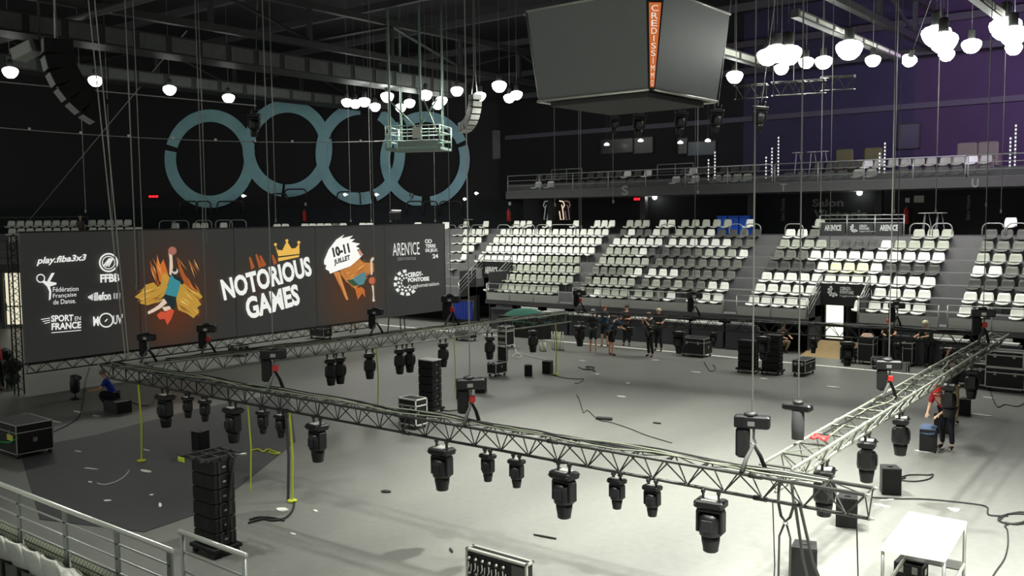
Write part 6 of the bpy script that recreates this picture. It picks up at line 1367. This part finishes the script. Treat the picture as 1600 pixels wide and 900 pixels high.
person((1389, 572), .2, 'dark-clothed person with a red cap bending over the silver-edged cases', shirt=(24, 34, 28), cap=(176, 60, 44), arms='work', lean=.25)
person((1452, 575), -.5, 'blond person in dark green leaning over cases by the right truss', shirt=(22, 52, 40), hair=(206, 206, 168), arms='work', lean=.35, longs=True)
person((1479, 702), -.3, 'person with a red helmet and red top bending beside a speaker', shirt=(178, 30, 42), trousers=(26, 28, 36), helmet=(206, 60, 44), arms='work', lean=.75, skin=SKIN2)
person((1486, 662), PI, 'person in a black shirt and tan trousers reaching up to the right truss', shirt=(20, 26, 22), trousers=(196, 176, 128), arms='up', hair=(40, 32, 28))
person((552, 520), .2, 'person in a yellow-green vest standing behind the screen, only legs visible', shirt=(150, 170, 40), trousers=(96, 120, 50), shorts=True, P=onz(552, 520))
person((172, 640), -.6, 'crouching worker in black with a blue vest near the left truss corner', pose='crouch', shirt=(24, 46, 150), trousers=(16, 16, 17), hair=(120, 112, 96), arms='work', lean=.4)
person((0, 600), -.9, 'person in a red top at the left edge of the picture', shirt=(176, 34, 34), trousers=(24, 26, 26), arms='work', lean=.2, P=onz(1, 612))
Pm = opix(126, 352, -4.6); person(None, az, 'person in grey-green standing among the upper seats at far left', shirt=(74, 80, 70), trousers=(50, 54, 48), hair=(176, 176, 160), P=Vector((Pm.x, Pm.y, 4.02)))
t = flight_case((183, 648), .75, .45, .34, 'black bag-like case in front of the crouching worker', wheels=False, edge=DARKSTEEL, er=.01, front='')
P = onz(1449, 706)+Vector((0, .12, .56)); mb = MB()
mb.add([(x_, y_, z_+.02*math.sin(i_*2.3)) for i_, (x_, y_, z_) in enumerate([(-.16, -.2, -.12), (.0, -.2, -.16), (.17, -.2, -.1), (-.17, -.1, .02), (.0, -.1, .05), (.16, -.1, .03), (-.15, .12, .03), (.02, .12, .06), (.16, .12, .02)])], [(0, 1, 4, 3), (1, 2, 5, 4), (3, 4, 7, 6), (4, 5, 8, 7)], 0, True)
oj = mb.build('folded_jeans', mat('denim', (96, 116, 150), .8), None, P); sdm = oj.modifiers.new('t', 'SOLIDIFY'); sdm.thickness = .04; tag(oj, 'folded blue jeans draped over the floor speaker', 'jeans')
# dark tangled gear at the left edge
P = onz(16, 606); t = thing('gear_heap', 'dark heap of green-lit stage gear at the left picture edge', 'stage gear', P)
for i, (dx, dy, z, r_) in enumerate([(-.3, 0, .9, .3), (.15, .1, .75, .26), (0, -.1, 1.15, .22), (-.4, .1, .45, .28), (.2, 0, .35, .25)]):
    mb = MB(); mb.lathe([(.03, -r_), (r_*.8, -r_*.6), (r_, 0), (r_*.8, r_*.5), (.05, r_*.9)], 9, c=(dx, dy, z), smooth=False); mb.tube([(dx, dy, z-r_*.8), (dx*.5, dy, 0)], .03, 5); mb.build('fixture', BLACKM if i % 2 else mat('dark_green_gear', (24, 40, 26), .6), t)
mb = MB(); mb.b2((-.4, -.35, 1.0), (.0, -.33, 1.04)); mb.build('green_light', mat('green_glow', (60, 220, 90), emit=1.2), t)
mb = MB(); P = onz(118, 640); P.z = 0
t = thing('stand_light', 'short black stage light on a stand left of the near truss corner', 'stage light', onz(118, 624)); mb.lathe([(.16, .02), (.16, .05), (.03, .07)], 12); mb.tube([(0, 0, .05), (0, 0, .25)], .02, 6); mb.build('base', BLACK, t); mb = MB(); mb.lathe([(.08, .2), (.14, .26), (.15, .5), (.13, .72), (.1, .76)], 14); mb.build('head', BLACK, t); mb = MB(); mb.box((.2, 0, .7), (.3, .12, .12), None, 0, .02); mb.build('side_arm', DARKSTEEL, t)
P = Vector((SX-.9, sp_(640, 350).y, 4.0)); t = thing('tripod_camera', 'black camera with a white top on a tripod showing above the screen', 'camera', (P.x, P.y, 0)); mb = MB()
for k in range(3): a = 2*PI*k/3; mb.tube([(0, 0, 5.35), (.5*math.cos(a), .5*math.sin(a), 0)], .03, 5)
mb.build('tripod', DARKSTEEL, t); mb = MB(); mb.b2((-.18, -.3, 5.35), (.18, .2, 5.75), 0, .04); mb.build('camera_body', BLACK, t); mb = MB(); mb.b2((-.1, -.2, 5.76), (.1, .3, 5.84), 0, .02); mb.build('top_cover', WHITE, t)
